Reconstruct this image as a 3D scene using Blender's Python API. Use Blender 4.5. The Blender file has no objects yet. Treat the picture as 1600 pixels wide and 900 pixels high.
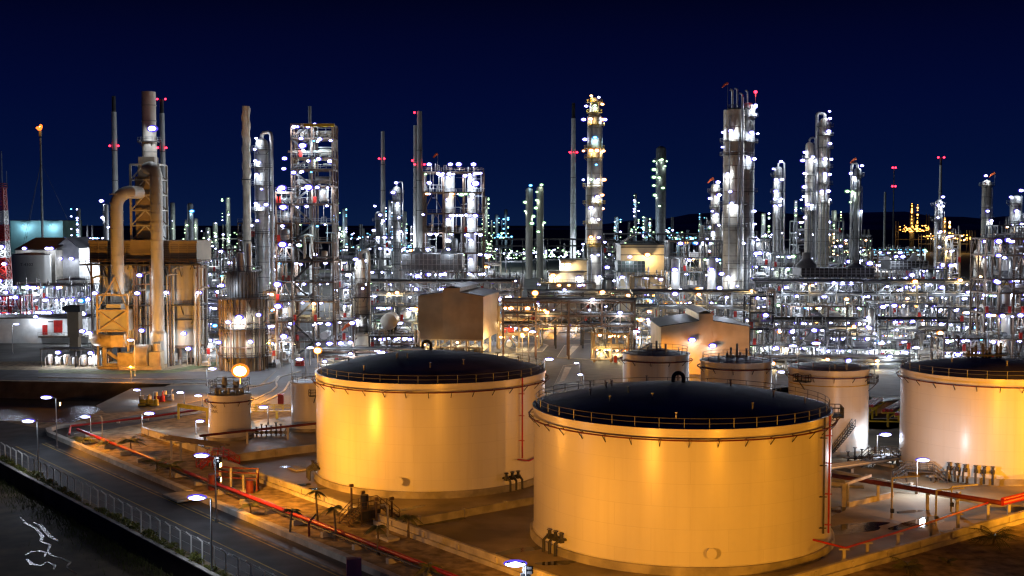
import bpy, math, random
from mathutils import Vector, Matrix, geometry
R = math.radians
PI = math.pi
scene = bpy.context.scene
col = scene.collection

# ------------------------------------------------------------------ camera
F = 1900.0                       # focal length in pixels of the 1600 px wide photograph
CAM_H = 36.0
PITCH = math.atan(100.0 / F)
cam_data = bpy.data.cameras.new('camera')
cam_data.sensor_width = 36.0
cam_data.lens = 36.0 * F / 1600.0
cam_data.clip_start = 1.0
cam_data.clip_end = 30000.0
cam = bpy.data.objects.new('camera', cam_data)
col.objects.link(cam)
cam.location = (0, 0, CAM_H)
cam.rotation_euler = (PI / 2 - PITCH, 0, 0)
scene.camera = cam

# ------------------------------------------------------------------ night sky
world = bpy.data.worlds.new('World')
scene.world = world
world.use_nodes = True
wn, wl = world.node_tree.nodes, world.node_tree.links
bg = wn['Background']
tc = wn.new('ShaderNodeTexCoord')
sep = wn.new('ShaderNodeSeparateXYZ')
ramp = wn.new('ShaderNodeValToRGB')
wl.new(tc.outputs['Generated'], sep.inputs[0])
wl.new(sep.outputs['Z'], ramp.inputs[0])
wl.new(ramp.outputs[0], bg.inputs[0])
el = ramp.color_ramp.elements
el[0].position = 0.0; el[0].color = (0.0026, 0.0100, 0.046, 1)
el[1].position = 1.0; el[1].color = (0.0006, 0.0010, 0.010, 1)
for p_, c_ in ((0.02, (0.0016, 0.0072, 0.042)), (0.05, (0.0009, 0.0050, 0.036)), (0.10, (0.0006, 0.0030, 0.030)), (0.15, (0.0005, 0.0017, 0.020)), (0.185, (0.0004, 0.0009, 0.0105))):
    e_ = el.new(p_); e_.color = c_ + (1,)
bg.inputs[1].default_value = 1.0

# ------------------------------------------------------------------ exposure and sampling
scene.view_settings.view_transform = 'Standard'
scene.view_settings.look = 'None'
scene.view_settings.exposure = 0.0
scene.view_settings.gamma = 1.0
scene.view_settings.use_curve_mapping = False
cy = scene.cycles
cy.use_denoising = True
cy.denoiser = 'OPENIMAGEDENOISE'
cy.denoising_input_passes = 'RGB_ALBEDO_NORMAL'
cy.denoising_prefilter = 'ACCURATE'
cy.light_sampling_threshold = 0.03
cy.max_bounces = 4
cy.diffuse_bounces = 2
cy.glossy_bounces = 3
cy.transmission_bounces = 2
cy.transparent_max_bounces = 4
cy.volume_bounces = 0
cy.sample_clamp_indirect = 1.0
cy.sample_clamp_direct = 30.0
cy.caustics_reflective = False
cy.caustics_refractive = False
cy.use_light_tree = True
cy.pixel_filter_type = 'BLACKMAN_HARRIS'
cy.filter_width = 1.3

# ------------------------------------------------------------------ picture -> place
def ray(px, py):
    u = (px - 800.0) / F; v = (450.0 - py) / F
    c, s = math.cos(PITCH), math.sin(PITCH)
    return Vector((u, c + v * s, -s + v * c))
def at(px, py, D):
    d = ray(px, py); t = D / d.y
    return Vector((d.x * t, D, CAM_H + d.z * t))
def gp(px, py, z=0.0):
    d = ray(px, py); t = (z - CAM_H) / d.z
    return Vector((d.x * t, d.y * t, z))
def m_of(wpx, D):
    return wpx * D / F
# street grid of the tank farm: n runs to the right and away, u to the right and near
UX, UY = 0.62, -0.785
NX, NY = 0.785, 0.62
def st(s, t, z=0.0):
    return Vector((s * NX + t * UX, s * NY + t * UY, z))
ANG_U = math.atan2(UY, UX)
ANG_N = math.atan2(NY, NX)

# ------------------------------------------------------------------ materials
MATS = {}
def mat(name, rgb, rough=0.6, metal=0.0, var=0.25, scale=1.2, bump=0.0, stretch=None, coat=0.0, second=None, detail=4.0, spec=None):
    m = bpy.data.materials.new(name); m.use_nodes = True
    n, l = m.node_tree.nodes, m.node_tree.links
    b = n['Principled BSDF']
    b.inputs['Roughness'].default_value = rough
    b.inputs['Metallic'].default_value = metal
    if coat: b.inputs['Coat Weight'].default_value = coat
    if spec is not None: b.inputs['Specular IOR Level'].default_value = spec
    t = n.new('ShaderNodeTexCoord'); mp = n.new('ShaderNodeMapping')
    if stretch: mp.inputs['Scale'].default_value = stretch
    ns = n.new('ShaderNodeTexNoise'); ns.inputs['Scale'].default_value = scale; ns.inputs['Detail'].default_value = detail
    l.new(t.outputs['Object'], mp.inputs[0]); l.new(mp.outputs[0], ns.inputs[0])
    cr = n.new('ShaderNodeValToRGB'); e = cr.color_ramp.elements
    lo = second if second else tuple(c * (1 - var) for c in rgb)
    hi = rgb if second else tuple(min(1, c * (1 + var * 0.7)) for c in rgb)
    e[0].position = 0.34; e[1].position = 0.66
    e[0].color = tuple(lo) + (1,); e[1].color = tuple(hi) + (1,)
    l.new(ns.outputs[0], cr.inputs[0]); l.new(cr.outputs[0], b.inputs['Base Color'])
    if bump:
        bp = n.new('ShaderNodeBump'); bp.inputs['Strength'].default_value = bump; bp.inputs['Distance'].default_value = 0.1
        n2 = n.new('ShaderNodeTexNoise'); n2.inputs['Scale'].default_value = scale * 2.5; n2.inputs['Detail'].default_value = 5
        l.new(mp.outputs[0], n2.inputs[0]); l.new(n2.outputs[0], bp.inputs['Height']); l.new(bp.outputs[0], b.inputs['Normal'])
    MATS[name] = m
    return m
def emit(name, rgb, strength):
    m = bpy.data.materials.new(name); m.use_nodes = True
    n, l = m.node_tree.nodes, m.node_tree.links
    n.remove(n['Principled BSDF'])
    e = n.new('ShaderNodeEmission'); e.inputs[0].default_value = tuple(rgb) + (1,); e.inputs[1].default_value = strength
    l.new(e.outputs[0], n['Material Output'].inputs[0])
    m.cycles.emission_sampling = 'NONE'
    MATS[name] = m
    return m
mat('tank_paint', (0.74, 0.72, 0.68), 0.28, 0, 0.10, 0.35, 0.03, (1, 1, 0.12), second=(0.66, 0.64, 0.59))
mat('shed_cladding', (0.235, 0.15, 0.075), 0.6, 0.1, 0.15, 0.3)
mat('roof_shade', (0.13, 0.135, 0.23), 0.62, 0, 0.35, 0.25, spec=.22)  # dark blue puts night shade and sky into the roof colour
mat('bund_pale', (0.44, 0.35, 0.22), 0.8, 0, 0.5, 0.10, 0.2, second=(0.16, 0.13, 0.09), detail=9)
mat('concrete', (0.36, 0.33, 0.28), 0.85, 0, 0.35, 0.5, 0.2)
mat('pale_concrete', (0.46, 0.43, 0.38), 0.85, 0, 0.3, 0.6, 0.2)
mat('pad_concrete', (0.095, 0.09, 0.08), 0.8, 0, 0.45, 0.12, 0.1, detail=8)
mat('bund_floor', (0.36, 0.30, 0.20), 0.6, 0, 0.6, 0.14, 0.2, second=(0.13, 0.105, 0.07), detail=10)
mat('asphalt', (0.044, 0.044, 0.050), 0.75, 0, 0.5, 0.35, 0.15, detail=8)
mat('gravel', (0.40, 0.31, 0.19), 0.95, 0, 0.5, 0.7, 0.9, second=(0.13, 0.095, 0.055), detail=14)
mat('mud', (0.16, 0.11, 0.06), 0.75, 0, 0.5, 0.3, 0.5, second=(0.045, 0.032, 0.02), detail=8)
mat('basin_wall', (0.10, 0.085, 0.065), 0.85, 0, 0.4, 0.3, 0.2)
mat('hill_haze', (0.30, 0.36, 0.42), 0.95, 0, 0.4, 0.002)  # pale blue stands in for haze over the hills
mat('grass_blade', (0.09, 0.10, 0.02), 0.7, 0, 0.5, 0.8)
mat('verge', (0.10, 0.13, 0.035), 0.9, 0, 0.5, 0.6, 0.3)
mat('shrub_leaf', (0.16, 0.17, 0.025), 0.6, 0, 0.5, 1.5)
mat('palm_leaf', (0.10, 0.11, 0.03), 0.55, 0, 0.45, 1.2)
mat('palm_trunk', (0.16, 0.12, 0.075), 0.9, 0, 0.4, 3.0, 0.5)
mat('galvanised', (0.34, 0.35, 0.36), 0.40, 0.45, 0.3, 0.8)
mat('grey_steel', (0.16, 0.17, 0.18), 0.45, 0.3, 0.3, 0.6)
mat('brown_steel', (0.14, 0.092, 0.066), 0.6, 0.15, 0.35, 0.6)
mat('dark_steel', (0.045, 0.045, 0.05), 0.55, 0.3, 0.3, 0.8)
mat('grating', (0.075, 0.072, 0.07), 0.7, 0.3, 0.3, 1.2)
mat('insulation', (0.58, 0.58, 0.57), 0.34, 0.65, 0.2, 0.5, 0.02)
mat('aluminium', (0.70, 0.70, 0.70), 0.30, 0.75, 0.15, 0.7)
mat('cream_paint', (0.60, 0.55, 0.46), 0.45, 0, 0.2, 0.4)
mat('white_paint', (0.76, 0.76, 0.74), 0.4, 0, 0.15, 0.4)
mat('stack_concrete', (0.55, 0.55, 0.53), 0.8, 0, 0.2, 0.1)
mat('beige_steel', (0.40, 0.38, 0.32), 0.5, 0.1, 0.3, 0.25, 0.02, (1, 1, 0.3))
mat('beige_cladding', (0.46, 0.37, 0.24), 0.55, 0, 0.15, 0.3)
mat('brown_cladding', (0.24, 0.19, 0.13), 0.6, 0.1, 0.15, 0.3)
mat('green_roof', (0.10, 0.13, 0.12), 0.5, 0.1, 0.3, 0.3)
mat('dark_roof', (0.035, 0.035, 0.042), 0.5, 0.1, 0.4, 0.3)
mat('teal_cladding', (0.10, 0.17, 0.17), 0.7, 0, 0.2, 0.1)
mat('red_paint', (0.42, 0.02, 0.015), 0.42, 0, 0.3, 0.8)
mat('rust_red', (0.16, 0.025, 0.02), 0.6, 0, 0.4, 0.8)
mat('orange_cloth', (0.75, 0.13, 0.03), 0.8, 0, 0.2, 1.0)
mat('yellow_paint', (0.62, 0.42, 0.02), 0.5, 0, 0.25, 0.8)
mat('amber_steel', (0.48, 0.36, 0.20), 0.55, 0.1, 0.3, 0.5)
mat('marking_yellow', (0.45, 0.30, 0.05), 0.7, 0, 0.3, 0.8)
mat('marking_black', (0.03, 0.03, 0.03), 0.6)
mat('purple_panel', (0.20, 0.05, 0.16), 0.5, 0, 0.2, 0.6)
mat('glass_dark', (0.02, 0.025, 0.03), 0.1)
mat('water', (0.008, 0.009, 0.010), 0.22, 0, 0.1, 0.9, 0.6)
mat('puddle', (0.02, 0.018, 0.014), 0.05, 0, 0.1, 0.6, 0.12)
emit('lamp_white', (0.60, 0.66, 1.0), 22)
emit('lamp_green', (0.66, 1.0, 0.55), 5)
emit('lamp_cyan', (0.22, 0.72, 1.0), 5)
emit('lamp_warm', (1.0, 0.72, 0.38), 18)
emit('lamp_sodium', (1.0, 0.52, 0.12), 26)
emit('lamp_amber', (1.0, 0.55, 0.10), 8)
emit('beacon_red', (1.0, 0.02, 0.05), 9)
emit('lamp_halo', (0.16, 0.10, 1.0), 0.9)  # glow colours for shells that imitate bloom round the lamps
emit('lamp_halo_green', (0.22, 0.62, 0.30), 0.5)
emit('lamp_halo_cyan', (0.03, 0.25, 0.9), 0.8)
emit('lamp_halo_warm', (1.0, 0.26, 0.03), 1.3)
emit('flame', (1.0, 0.13, 0.015), 4)
COLS = {'w': (0.80, 0.88, 1.0), 'g': (0.85, 1.0, 0.80), 'c': (0.5, 0.8, 1.0), 'y': (1.0, 0.72, 0.35), 's': (1.0, 0.368, 0.018), 'a': (1.0, 0.50, 0.10), 'h': (1.0, 0.42, 0.035), 'r': (1.0, 0.05, 0.05)}
LMAT = {'w': 'lamp_white', 'g': 'lamp_green', 'c': 'lamp_cyan', 'y': 'lamp_warm', 's': 'lamp_sodium', 'a': 'lamp_amber', 'r': 'beacon_red'}

def plate_seams(m, Rr, course=2.35, plate=8.0, dark=.90):
    n, l = m.node_tree.nodes, m.node_tree.links
    b = n['Principled BSDF']; src = b.inputs['Base Color'].links[0].from_socket
    t = n.new('ShaderNodeTexCoord'); s = n.new('ShaderNodeSeparateXYZ'); l.new(t.outputs['Object'], s.inputs[0])
    a = n.new('ShaderNodeMath'); a.operation = 'ARCTAN2'; l.new(s.outputs['Y'], a.inputs[0]); l.new(s.outputs['X'], a.inputs[1])
    k = n.new('ShaderNodeMath'); k.operation = 'MULTIPLY'; k.inputs[1].default_value = Rr; l.new(a.outputs[0], k.inputs[0])
    c = n.new('ShaderNodeCombineXYZ'); l.new(k.outputs[0], c.inputs[0]); l.new(s.outputs['Z'], c.inputs[1])
    br = n.new('ShaderNodeTexBrick'); br.inputs['Scale'].default_value = 1.0; br.inputs['Mortar Size'].default_value = .035; br.inputs['Brick Width'].default_value = plate; br.inputs['Row Height'].default_value = course
    br.inputs['Color1'].default_value = (1, 1, 1, 1); br.inputs['Color2'].default_value = (.965, .965, .96, 1); br.inputs['Mortar'].default_value = (dark, dark, dark, 1)
    l.new(c.outputs[0], br.inputs[0])
    # long faint dirt runs below the rim
    mp = n.new('ShaderNodeMapping'); mp.inputs['Scale'].default_value = (1.1, .045, 1); l.new(c.outputs[0], mp.inputs[0])
    ns = n.new('ShaderNodeTexNoise'); ns.inputs['Scale'].default_value = 1.0; ns.inputs['Detail'].default_value = 6; l.new(mp.outputs[0], ns.inputs[0])
    rp = n.new('ShaderNodeValToRGB'); rp.color_ramp.elements[0].position = .50; rp.color_ramp.elements[1].position = .72
    rp.color_ramp.elements[0].color = (1, 1, 1, 1); rp.color_ramp.elements[1].color = (.93, .92, .90, 1); l.new(ns.outputs[0], rp.inputs[0])
    m1 = n.new('ShaderNodeMix'); m1.data_type = 'RGBA'; m1.blend_type = 'MULTIPLY'; m1.inputs[0].default_value = 1
    l.new(src, m1.inputs[6]); l.new(br.outputs[0], m1.inputs[7])
    m2 = n.new('ShaderNodeMix'); m2.data_type = 'RGBA'; m2.blend_type = 'MULTIPLY'; m2.inputs[0].default_value = 1
    l.new(m1.outputs[2], m2.inputs[6]); l.new(rp.outputs[0], m2.inputs[7]); l.new(m2.outputs[2], b.inputs['Base Color'])
    return m
mat('shell_paint', (0.74, 0.72, 0.68), 0.30, 0, 0.10, 0.35, 0.03, (1, 1, 0.12), second=(0.70, 0.68, 0.64))
plate_seams(MATS['shell_paint'], 17.0)

# ------------------------------------------------------------------ mesh builder
class MB:
    def __init__(s):
        s.v = []; s.f = []; s.mi = []; s.cur = 0
    def add(s, vs, fs):
        n = len(s.v); s.v.extend(vs)
        s.f.extend([tuple(i + n for i in f) for f in fs]); s.mi.extend([s.cur] * len(fs))
    def box(s, cx, cy, cz, sx, sy, sz, rz=0.0):
        c, q = math.cos(rz), math.sin(rz); vs = []
        for dz in (-.5, .5):
            for dx, dy in ((-.5, -.5), (.5, -.5), (.5, .5), (-.5, .5)):
                x, y = dx * sx, dy * sy
                vs.append((cx + x * c - y * q, cy + x * q + y * c, cz + dz * sz))
        s.add(vs, [(3, 2, 1, 0), (4, 5, 6, 7), (0, 1, 5, 4), (1, 2, 6, 5), (2, 3, 7, 6), (3, 0, 4, 7)])
        return s
    def bb(s, x0, x1, y0, y1, z0, z1):
        return s.box((x0 + x1) / 2, (y0 + y1) / 2, (z0 + z1) / 2, x1 - x0, y1 - y0, z1 - z0)
    def bar(s, p, q, w, h=None):
        p, q = Vector(p), Vector(q); h = h or w
        d = (q - p)
        if d.length < 1e-6: return s
        d.normalize()
        up = Vector((0, 0, 1)) if abs(d.z) < 0.95 else Vector((0, 1, 0))
        a = d.cross(up).normalized() * (w / 2); b = a.cross(d).normalized() * (h / 2)
        vs = [tuple(e + i * a + j * b) for e in (p, q) for i, j in ((-1, -1), (1, -1), (1, 1), (-1, 1))]
        s.add(vs, [(0, 1, 2, 3), (7, 6, 5, 4), (0, 4, 5, 1), (1, 5, 6, 2), (2, 6, 7, 3), (3, 7, 4, 0)])
        return s
    def tube(s, pts, r, n=8, cap=True):
        pts = [Vector(p) for p in pts]
        rs = r if isinstance(r, (list, tuple)) else [r] * len(pts)
        vs = []; fs = []; ref = None
        for i, p in enumerate(pts):
            if i == 0: d = pts[1] - p
            elif i == len(pts) - 1: d = p - pts[i - 1]
            else: d = (pts[i + 1] - p).normalized() + (p - pts[i - 1]).normalized()
            if d.length < 1e-6: d = Vector((0, 0, 1))
            d.normalize()
            if ref is None: ref = Vector((0, 0, 1)) if abs(d.z) < 0.9 else Vector((1, 0, 0))
            a = d.cross(ref)
            if a.length < 1e-4: a = d.cross(Vector((0, 1, 0.3)))
            a.normalize(); b = d.cross(a); ref = a.cross(d)
            for k in range(n):
                t = 2 * PI * k / n
                vs.append(tuple(p + (a * math.cos(t) + b * math.sin(t)) * rs[i]))
        for i in range(len(pts) - 1):
            for k in range(n):
                k2 = (k + 1) % n
                fs.append((i * n + k, i * n + k2, (i + 1) * n + k2, (i + 1) * n + k))
        if cap:
            fs.append(tuple(range(n - 1, -1, -1))); fs.append(tuple((len(pts) - 1) * n + k for k in range(n)))
        s.add(vs, fs); return s
    def lathe(s, prof, n=24, c=(0, 0, 0), a0=0.0, a1=None, axis='z'):
        full = a1 is None
        if full: a1 = a0 + 2 * PI
        m = n if full else n + 1
        vs = []; fs = []
        for k in range(m):
            t = a0 + (a1 - a0) * k / n
            for r, z in prof:
                x, y = r * math.cos(t), r * math.sin(t)
                if axis == 'z': vs.append((c[0] + x, c[1] + y, c[2] + z))
                elif axis == 'x': vs.append((c[0] + z, c[1] + x, c[2] + y))
                else: vs.append((c[0] + x, c[1] + z, c[2] + y))
        P = len(prof)
        for k in range(n):
            k2 = (k + 1) % m
            for i in range(P - 1):
                fs.append((k * P + i, k2 * P + i, k2 * P + i + 1, k * P + i + 1))
        s.add(vs, fs); return s
    def cyl(s, x, y, z0, z1, r, n=16, r1=None):
        r1 = r if r1 is None else r1
        return s.lathe([(0.001, z0), (r, z0), (r1, z1), (0.001, z1)], n, (x, y, 0))
    def drum(s, x, y, z0, z1, r, n=16):
        h = r * 0.5
        return s.lathe([(0.001, z0), (r * .7, z0 + h * .3), (r, z0 + h), (r, z1 - h), (r * .92, z1 - h * .55), (r * .6, z1 - h * .15), (0.001, z1)], n, (x, y, 0))
    def hdrum(s, x0, x1, y, z, r, n=14, axis='x'):
        h = r * 0.5
        c = (0, y, z) if axis == 'x' else (y, 0, z)
        return s.lathe([(0.001, x0), (r * .7, x0 + h * .3), (r, x0 + h), (r, x1 - h), (r * .7, x1 - h * .3), (0.001, x1)], n, c, axis=axis)
    def ring(s, r0, r1, z0, z1, n=32, a0=0.0, a1=None, c=(0, 0)):
        pr = [(r0, z0), (r1, z0), (r1, z1), (r0, z1), (r0, z0)]
        s.lathe(pr, n, (c[0], c[1], 0), a0, a1)
        if a1 is not None:
            for t in (a0, a1):
                vs = [(c[0] + r * math.cos(t), c[1] + r * math.sin(t), z) for r, z in pr[:4]]
                s.add(vs, [(0, 1, 2, 3)])
        return s
    def ball(s, x, y, z, rx, ry=None, rz=None, n=8, m=5):
        ry = ry or rx; rz = rz or rx
        vs = []; fs = []
        for i in range(m + 1):
            ph = PI * i / m - PI / 2
            for k in range(n):
                t = 2 * PI * k / n
                vs.append((x + rx * math.cos(ph) * math.cos(t), y + ry * math.cos(ph) * math.sin(t), z + rz * math.sin(ph)))
        for i in range(m):
            for k in range(n):
                k2 = (k + 1) % n
                fs.append((i * n + k, i * n + k2, (i + 1) * n + k2, (i + 1) * n + k))
        s.add(vs, fs); return s
    def rail(s, pts, h=1.1, w=0.07, step=2.0):
        pts = [Vector(p) for p in pts]
        for a, b in zip(pts, pts[1:]):
            L = (b - a).length; k = max(1, round(L / step))
            for i in range(k + 1):
                p = a.lerp(b, i / k); s.bar(p, p + Vector((0, 0, h)), w)
            for z in (h, h * .55):
                s.bar(a + Vector((0, 0, z)), b + Vector((0, 0, z)), w)
        return s
    def build(s, name, m, parent=None, loc=None, sharp=0.7):
        me = bpy.data.meshes.new(name)
        me.from_pydata(s.v, [], s.f)
        ms = m if isinstance(m, (list, tuple)) else [m]
        for q in ms: me.materials.append(MATS[q] if isinstance(q, str) else q)
        if len(ms) > 1: me.polygons.foreach_set('material_index', s.mi)
        if sharp:
            me.polygons.foreach_set('use_smooth', [True] * len(me.polygons))
            me.set_sharp_from_angle(angle=sharp)
        me.update()
        o = bpy.data.objects.new(name, me); col.objects.link(o)
        if parent is not None: o.parent = parent
        if loc is not None: o.location = loc
        return o
def tag(o, label=None, cat=None, group=None, kind=None):
    if label: o['label'] = label
    if cat: o['category'] = cat
    if group: o['group'] = group
    if kind: o['kind'] = kind
    return o
def thing(name, label, cat, loc=(0, 0, 0), rz=0.0, group=None):
    o = bpy.data.objects.new(name, None); col.objects.link(o)
    o.location = loc; o.rotation_euler = (0, 0, rz); o.empty_display_size = 0.5
    return tag(o, label, cat, group)
def inst(o, parent, loc, rz=0.0, scale=None):
    c = o.copy(); col.objects.link(c); c.parent = parent; c.location = loc; c.rotation_euler = (0, 0, rz)
    if scale: c.scale = (scale,) * 3
    return c

# ------------------------------------------------------------------ lamps that are parts of structures
LENS = {}
def lens_mesh(kind):
    if kind not in LENS:
        b = MB()
        b.cur = 0
        if kind == 'r': b.ball(0, 0, 0, 0.5, 0.5, 0.45)
        else: b.ball(0, -.25, 0, 0.62, 0.42, 0.36)
        if kind in 'wcgsay': b.cur = 2; b.ball(0, 0.12, 0.0, 0.95, 0.42, 0.62)  # larger glowing shell behind the lens stands in for bloom
        b.cur = 1
        if kind != 'r': b.box(0, 0.62, 0.40, 0.9, 0.5, 0.12); b.bar((0, 0.4, 0.3), (0, 0.9, -0.2), 0.1)
        else: b.bar((0, 0, -0.4), (0, 0, -1.0), 0.15)
        me = bpy.data.meshes.new('lamp'); me.from_pydata(b.v, [], b.f)
        me.materials.append(MATS[LMAT[kind]]); me.materials.append(MATS['dark_steel']); me.materials.append(MATS[{'w': 'lamp_halo', 'g': 'lamp_halo_green', 'c': 'lamp_halo_cyan'}.get(kind, 'lamp_halo_warm')])
        me.polygons.foreach_set('material_index', b.mi); me.update()
        LENS[kind] = me
    return LENS[kind]
LDATA = {}
def light_data(kind, p, typ='POINT'):
    k = (kind, p, typ)
    if k not in LDATA:
        d = bpy.data.lights.new('lamp_light', typ); d.energy = p; d.color = COLS[kind]; d.shadow_soft_size = 0.3
        LDATA[k] = d
    return LDATA[k]
NL = [0, 0]
PMUL = 1.35
def lamp(parent, loc, kind='w', s=1.0, p=0, rz=0.0, name='lamp'):
    o = bpy.data.objects.new('warning_beacon' if kind == 'r' else name, lens_mesh(kind)); col.objects.link(o)
    o.parent = parent; o.location = loc; o.rotation_euler = (0, 0, rz); o.scale = (s, s, s)
    NL[0] += 1
    if p:
        l = bpy.data.objects.new('lamp_light', light_data(kind, p * PMUL)); col.objects.link(l)
        l.parent = o; l.location = (0, -0.5, -0.75)
        NL[1] += 1
    return o
# ================================================================== the setting
def sheet(name, pts, z, m, label=None, kind='structure', parent=None):
    b = MB()
    vs = [(p[0], p[1], z) for p in pts]
    a = sum(vs[i][0] * vs[(i + 1) % len(vs)][1] - vs[(i + 1) % len(vs)][0] * vs[i][1] for i in range(len(vs)))
    if a < 0: vs.reverse()
    b.add(vs, [tuple(range(len(vs)))])
    o = b.build(name, m, parent, sharp=None)
    if kind: tag(o, label, None, None, kind)
    return o
def pxpoly(pts, z=0.0):
    return [gp(x, y, z) for x, y in pts]
CANAL = [st(51.8, -225), st(51.8, -30), st(-70, -30), st(-70, -225)]
BASIN = [gp(-260, 590), gp(268, 600), gp(180, 632), gp(112, 661), gp(-40, 655), gp(-260, 648)]
outer = [Vector((-16000, -300, 0)), Vector((16000, -300, 0)), Vector((16000, 26000, 0)), Vector((-16000, 26000, 0))]
def inside(p, poly):
    c = False; n = len(poly)
    for i in range(n):
        a, b = poly[i], poly[(i + 1) % n]
        if (a[1] > p[1]) != (b[1] > p[1]) and p[0] < (b[0] - a[0]) * (p[1] - a[1]) / (b[1] - a[1]) + a[0]: c = not c
    return c
pv = []; pe = []
for poly in (outer, CANAL, BASIN):
    k = len(pv); pv += [Vector((p[0], p[1])) for p in poly]
    pe += [(k + i, k + (i + 1) % len(poly)) for i in range(len(poly))]
cv, ce, cf, *_ = geometry.delaunay_2d_cdt(pv, pe, [], 0, 1e-4)
gb = MB()
keep = []
for f in cf:
    c = sum((cv[i] for i in f), Vector((0, 0))) / len(f)
    if not inside(c, CANAL) and not inside(c, BASIN): keep.append(tuple(f))
gb.add([(p[0], p[1], 0.0) for p in cv], keep)
tag(gb.build('ground', 'gravel', sharp=None), 'dark gravel and soil between the roads and walls', kind='structure')

def pit(name, poly, z, wm, label, inset=0.0):
    b = MB(); n = len(poly)
    c = sum((Vector((p[0], p[1], 0)) for p in poly), Vector()) / n
    low = [Vector((p[0], p[1], z)) + (c - Vector((p[0], p[1], 0))).normalized() * inset for p in poly]
    vs = [(p[0], p[1], 0.0) for p in poly] + [tuple(p) for p in low]
    b.add(vs, [(i, (i + 1) % n, n + (i + 1) % n, n + i) for i in range(n)])
    tag(b.build(name, wm, sharp=None), label, kind='structure')
    return low
low = pit('canal_bank', CANAL, -2.2, 'basin_wall', 'dark retaining bank of the river below the fence')
sheet('river_bed', [st(54, -228), st(54, -28), st(-73, -28), st(-73, -228)], -2.2, 'mud', 'brown mud flat of the river bed')
low = pit('basin_bank', BASIN, -4.0, 'basin_wall', 'dark sloping bank of the retention basin', 4.0)
sheet('basin_water', [(p[0], p[1]) for p in low], -3.6, 'water', 'dark still water in the retention basin')
# river channel: a thin braided stream on the mud
rng = random.Random(4)
def blob(cx, cy, rx, ry, rot, seed, n=40, amp=0.25):
    r = random.Random(seed); ph = [r.uniform(0, 6.28) for _ in range(4)]; out = []
    for i in range(n):
        t = 2 * PI * i / n
        q = 1 + amp * (math.sin(2 * t + ph[0]) * .5 + math.sin(3 * t + ph[1]) * .4 + math.sin(5 * t + ph[2]) * .3 + math.sin(9 * t + ph[3]) * .15)
        x, y = rx * q * math.cos(t), ry * q * math.sin(t)
        out.append(Vector((cx + x * math.cos(rot) - y * math.sin(rot), cy + x * math.sin(rot) + y * math.cos(rot), 0)))
    return out
def ribbon(pts, w):
    L, Rr = [], []
    for i, p in enumerate(pts):
        a = pts[max(0, i - 1)]; b = pts[min(len(pts) - 1, i + 1)]
        d = (b - a).normalized(); nn = Vector((-d.y, d.x, 0)); k = w[i] if isinstance(w, list) else w
        L.append(p + nn * k); Rr.append(p - nn * k)
    return L + Rr[::-1]
stream = [gp(x, y, -2.2) for x, y in ((30, 806), (40, 818), (56, 826), (66, 838), (64, 846), (78, 852), (75, 862), (80, 868), (98, 873), (110, 879), (104, 886), (120, 897))]
sheet('river_stream', ribbon(stream, [.08, .22, .14, .26, .15, .2, .1, .14, .1, .2, .1, .1]), -2.17, 'water', 'thin glinting stream winding over the mud')
q = gp(56, 876, -2.2)
for pts, wd, lab in ((((40, 868), (50, 862), (62, 861), (72, 864), (70, 870)), [.1, .2, .26, .2, .1], 'upper rim of a shallow pool glinting on the mud'), (((42, 874), (50, 882), (64, 884), (74, 878), (86, 884), (84, 890)), [.12, .3, .22, .12, .16, .1], 'lower rim of a shallow pool glinting on the mud'), (((52, 816), (64, 822), (80, 840), (92, 846)), [.1, .24, .3, .1], 'short side arm of the stream on the mud')):
    sheet('river_stream', ribbon([gp(x, y, -2.2) for x, y in pts], wd), -2.165, 'water', lab)

# roads -------------------------------------------------------------
main = [st(53.9, -206), st(53.9, -40), st(62.6, -40), st(62.6, -206)]
junction = pxpoly([(-240, 655), (0, 657), (60, 669), (118, 667), (230, 645), (330, 622), (410, 603), (440, 570), (492, 574), (492, 640), (330, 643), (112, 681), (66, 693)]) + [st(62.6, -206), st(53.9, -206)] + pxpoly([(-240, 720)])
sheet('road', main, 0.02, 'asphalt', 'asphalt road running beside the canal fence')
sheet('road', junction, 0.016, 'asphalt', 'asphalt road junction in front of the basin')
for s0 in (58.0, 62.1):
    b = MB(); b.add([tuple(st(s0 - .09, -203, .03)), tuple(st(s0 - .09, -40, .03)), tuple(st(s0 + .09, -40, .03)), tuple(st(s0 + .09, -203, .03))], [(0, 1, 2, 3)])
    tag(b.build('road_marking', 'marking_yellow', sharp=None), 'long yellow edge line painted on the asphalt road', kind='structure')
sheet('road_drain', [st(62.9, -205), st(62.9, -40), st(65.0, -40), st(65.0, -205)], 0.012, 'dark_roof', 'dark drain strip between road and garden wall')
sheet('road', pxpoly([(-300, 577), (180, 579), (330, 581), (400, 566), (440, 552), (500, 556), (500, 575), (440, 572), (405, 602), (330, 598), (266, 599), (-300, 588)]), 0.03, 'asphalt', 'asphalt road in front of the fired heater')
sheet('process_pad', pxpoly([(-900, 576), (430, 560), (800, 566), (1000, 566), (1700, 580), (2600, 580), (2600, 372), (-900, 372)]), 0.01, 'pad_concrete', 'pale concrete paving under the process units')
sheet('pavement', pxpoly([(150, 634), (205, 607), (330, 600), (330, 622), (225, 642), (165, 646)]), 0.02, 'pad_concrete', 'concrete apron behind the basin with small pumps')
sheet('road', pxpoly([(770, 512), (1010, 512), (1010, 556), (1200, 566), (1420, 572), (1700, 574), (1700, 640), (1380, 672), (1000, 640), (850, 612)]), 0.03, 'asphalt', 'asphalt road loop behind the storage tanks')
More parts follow.
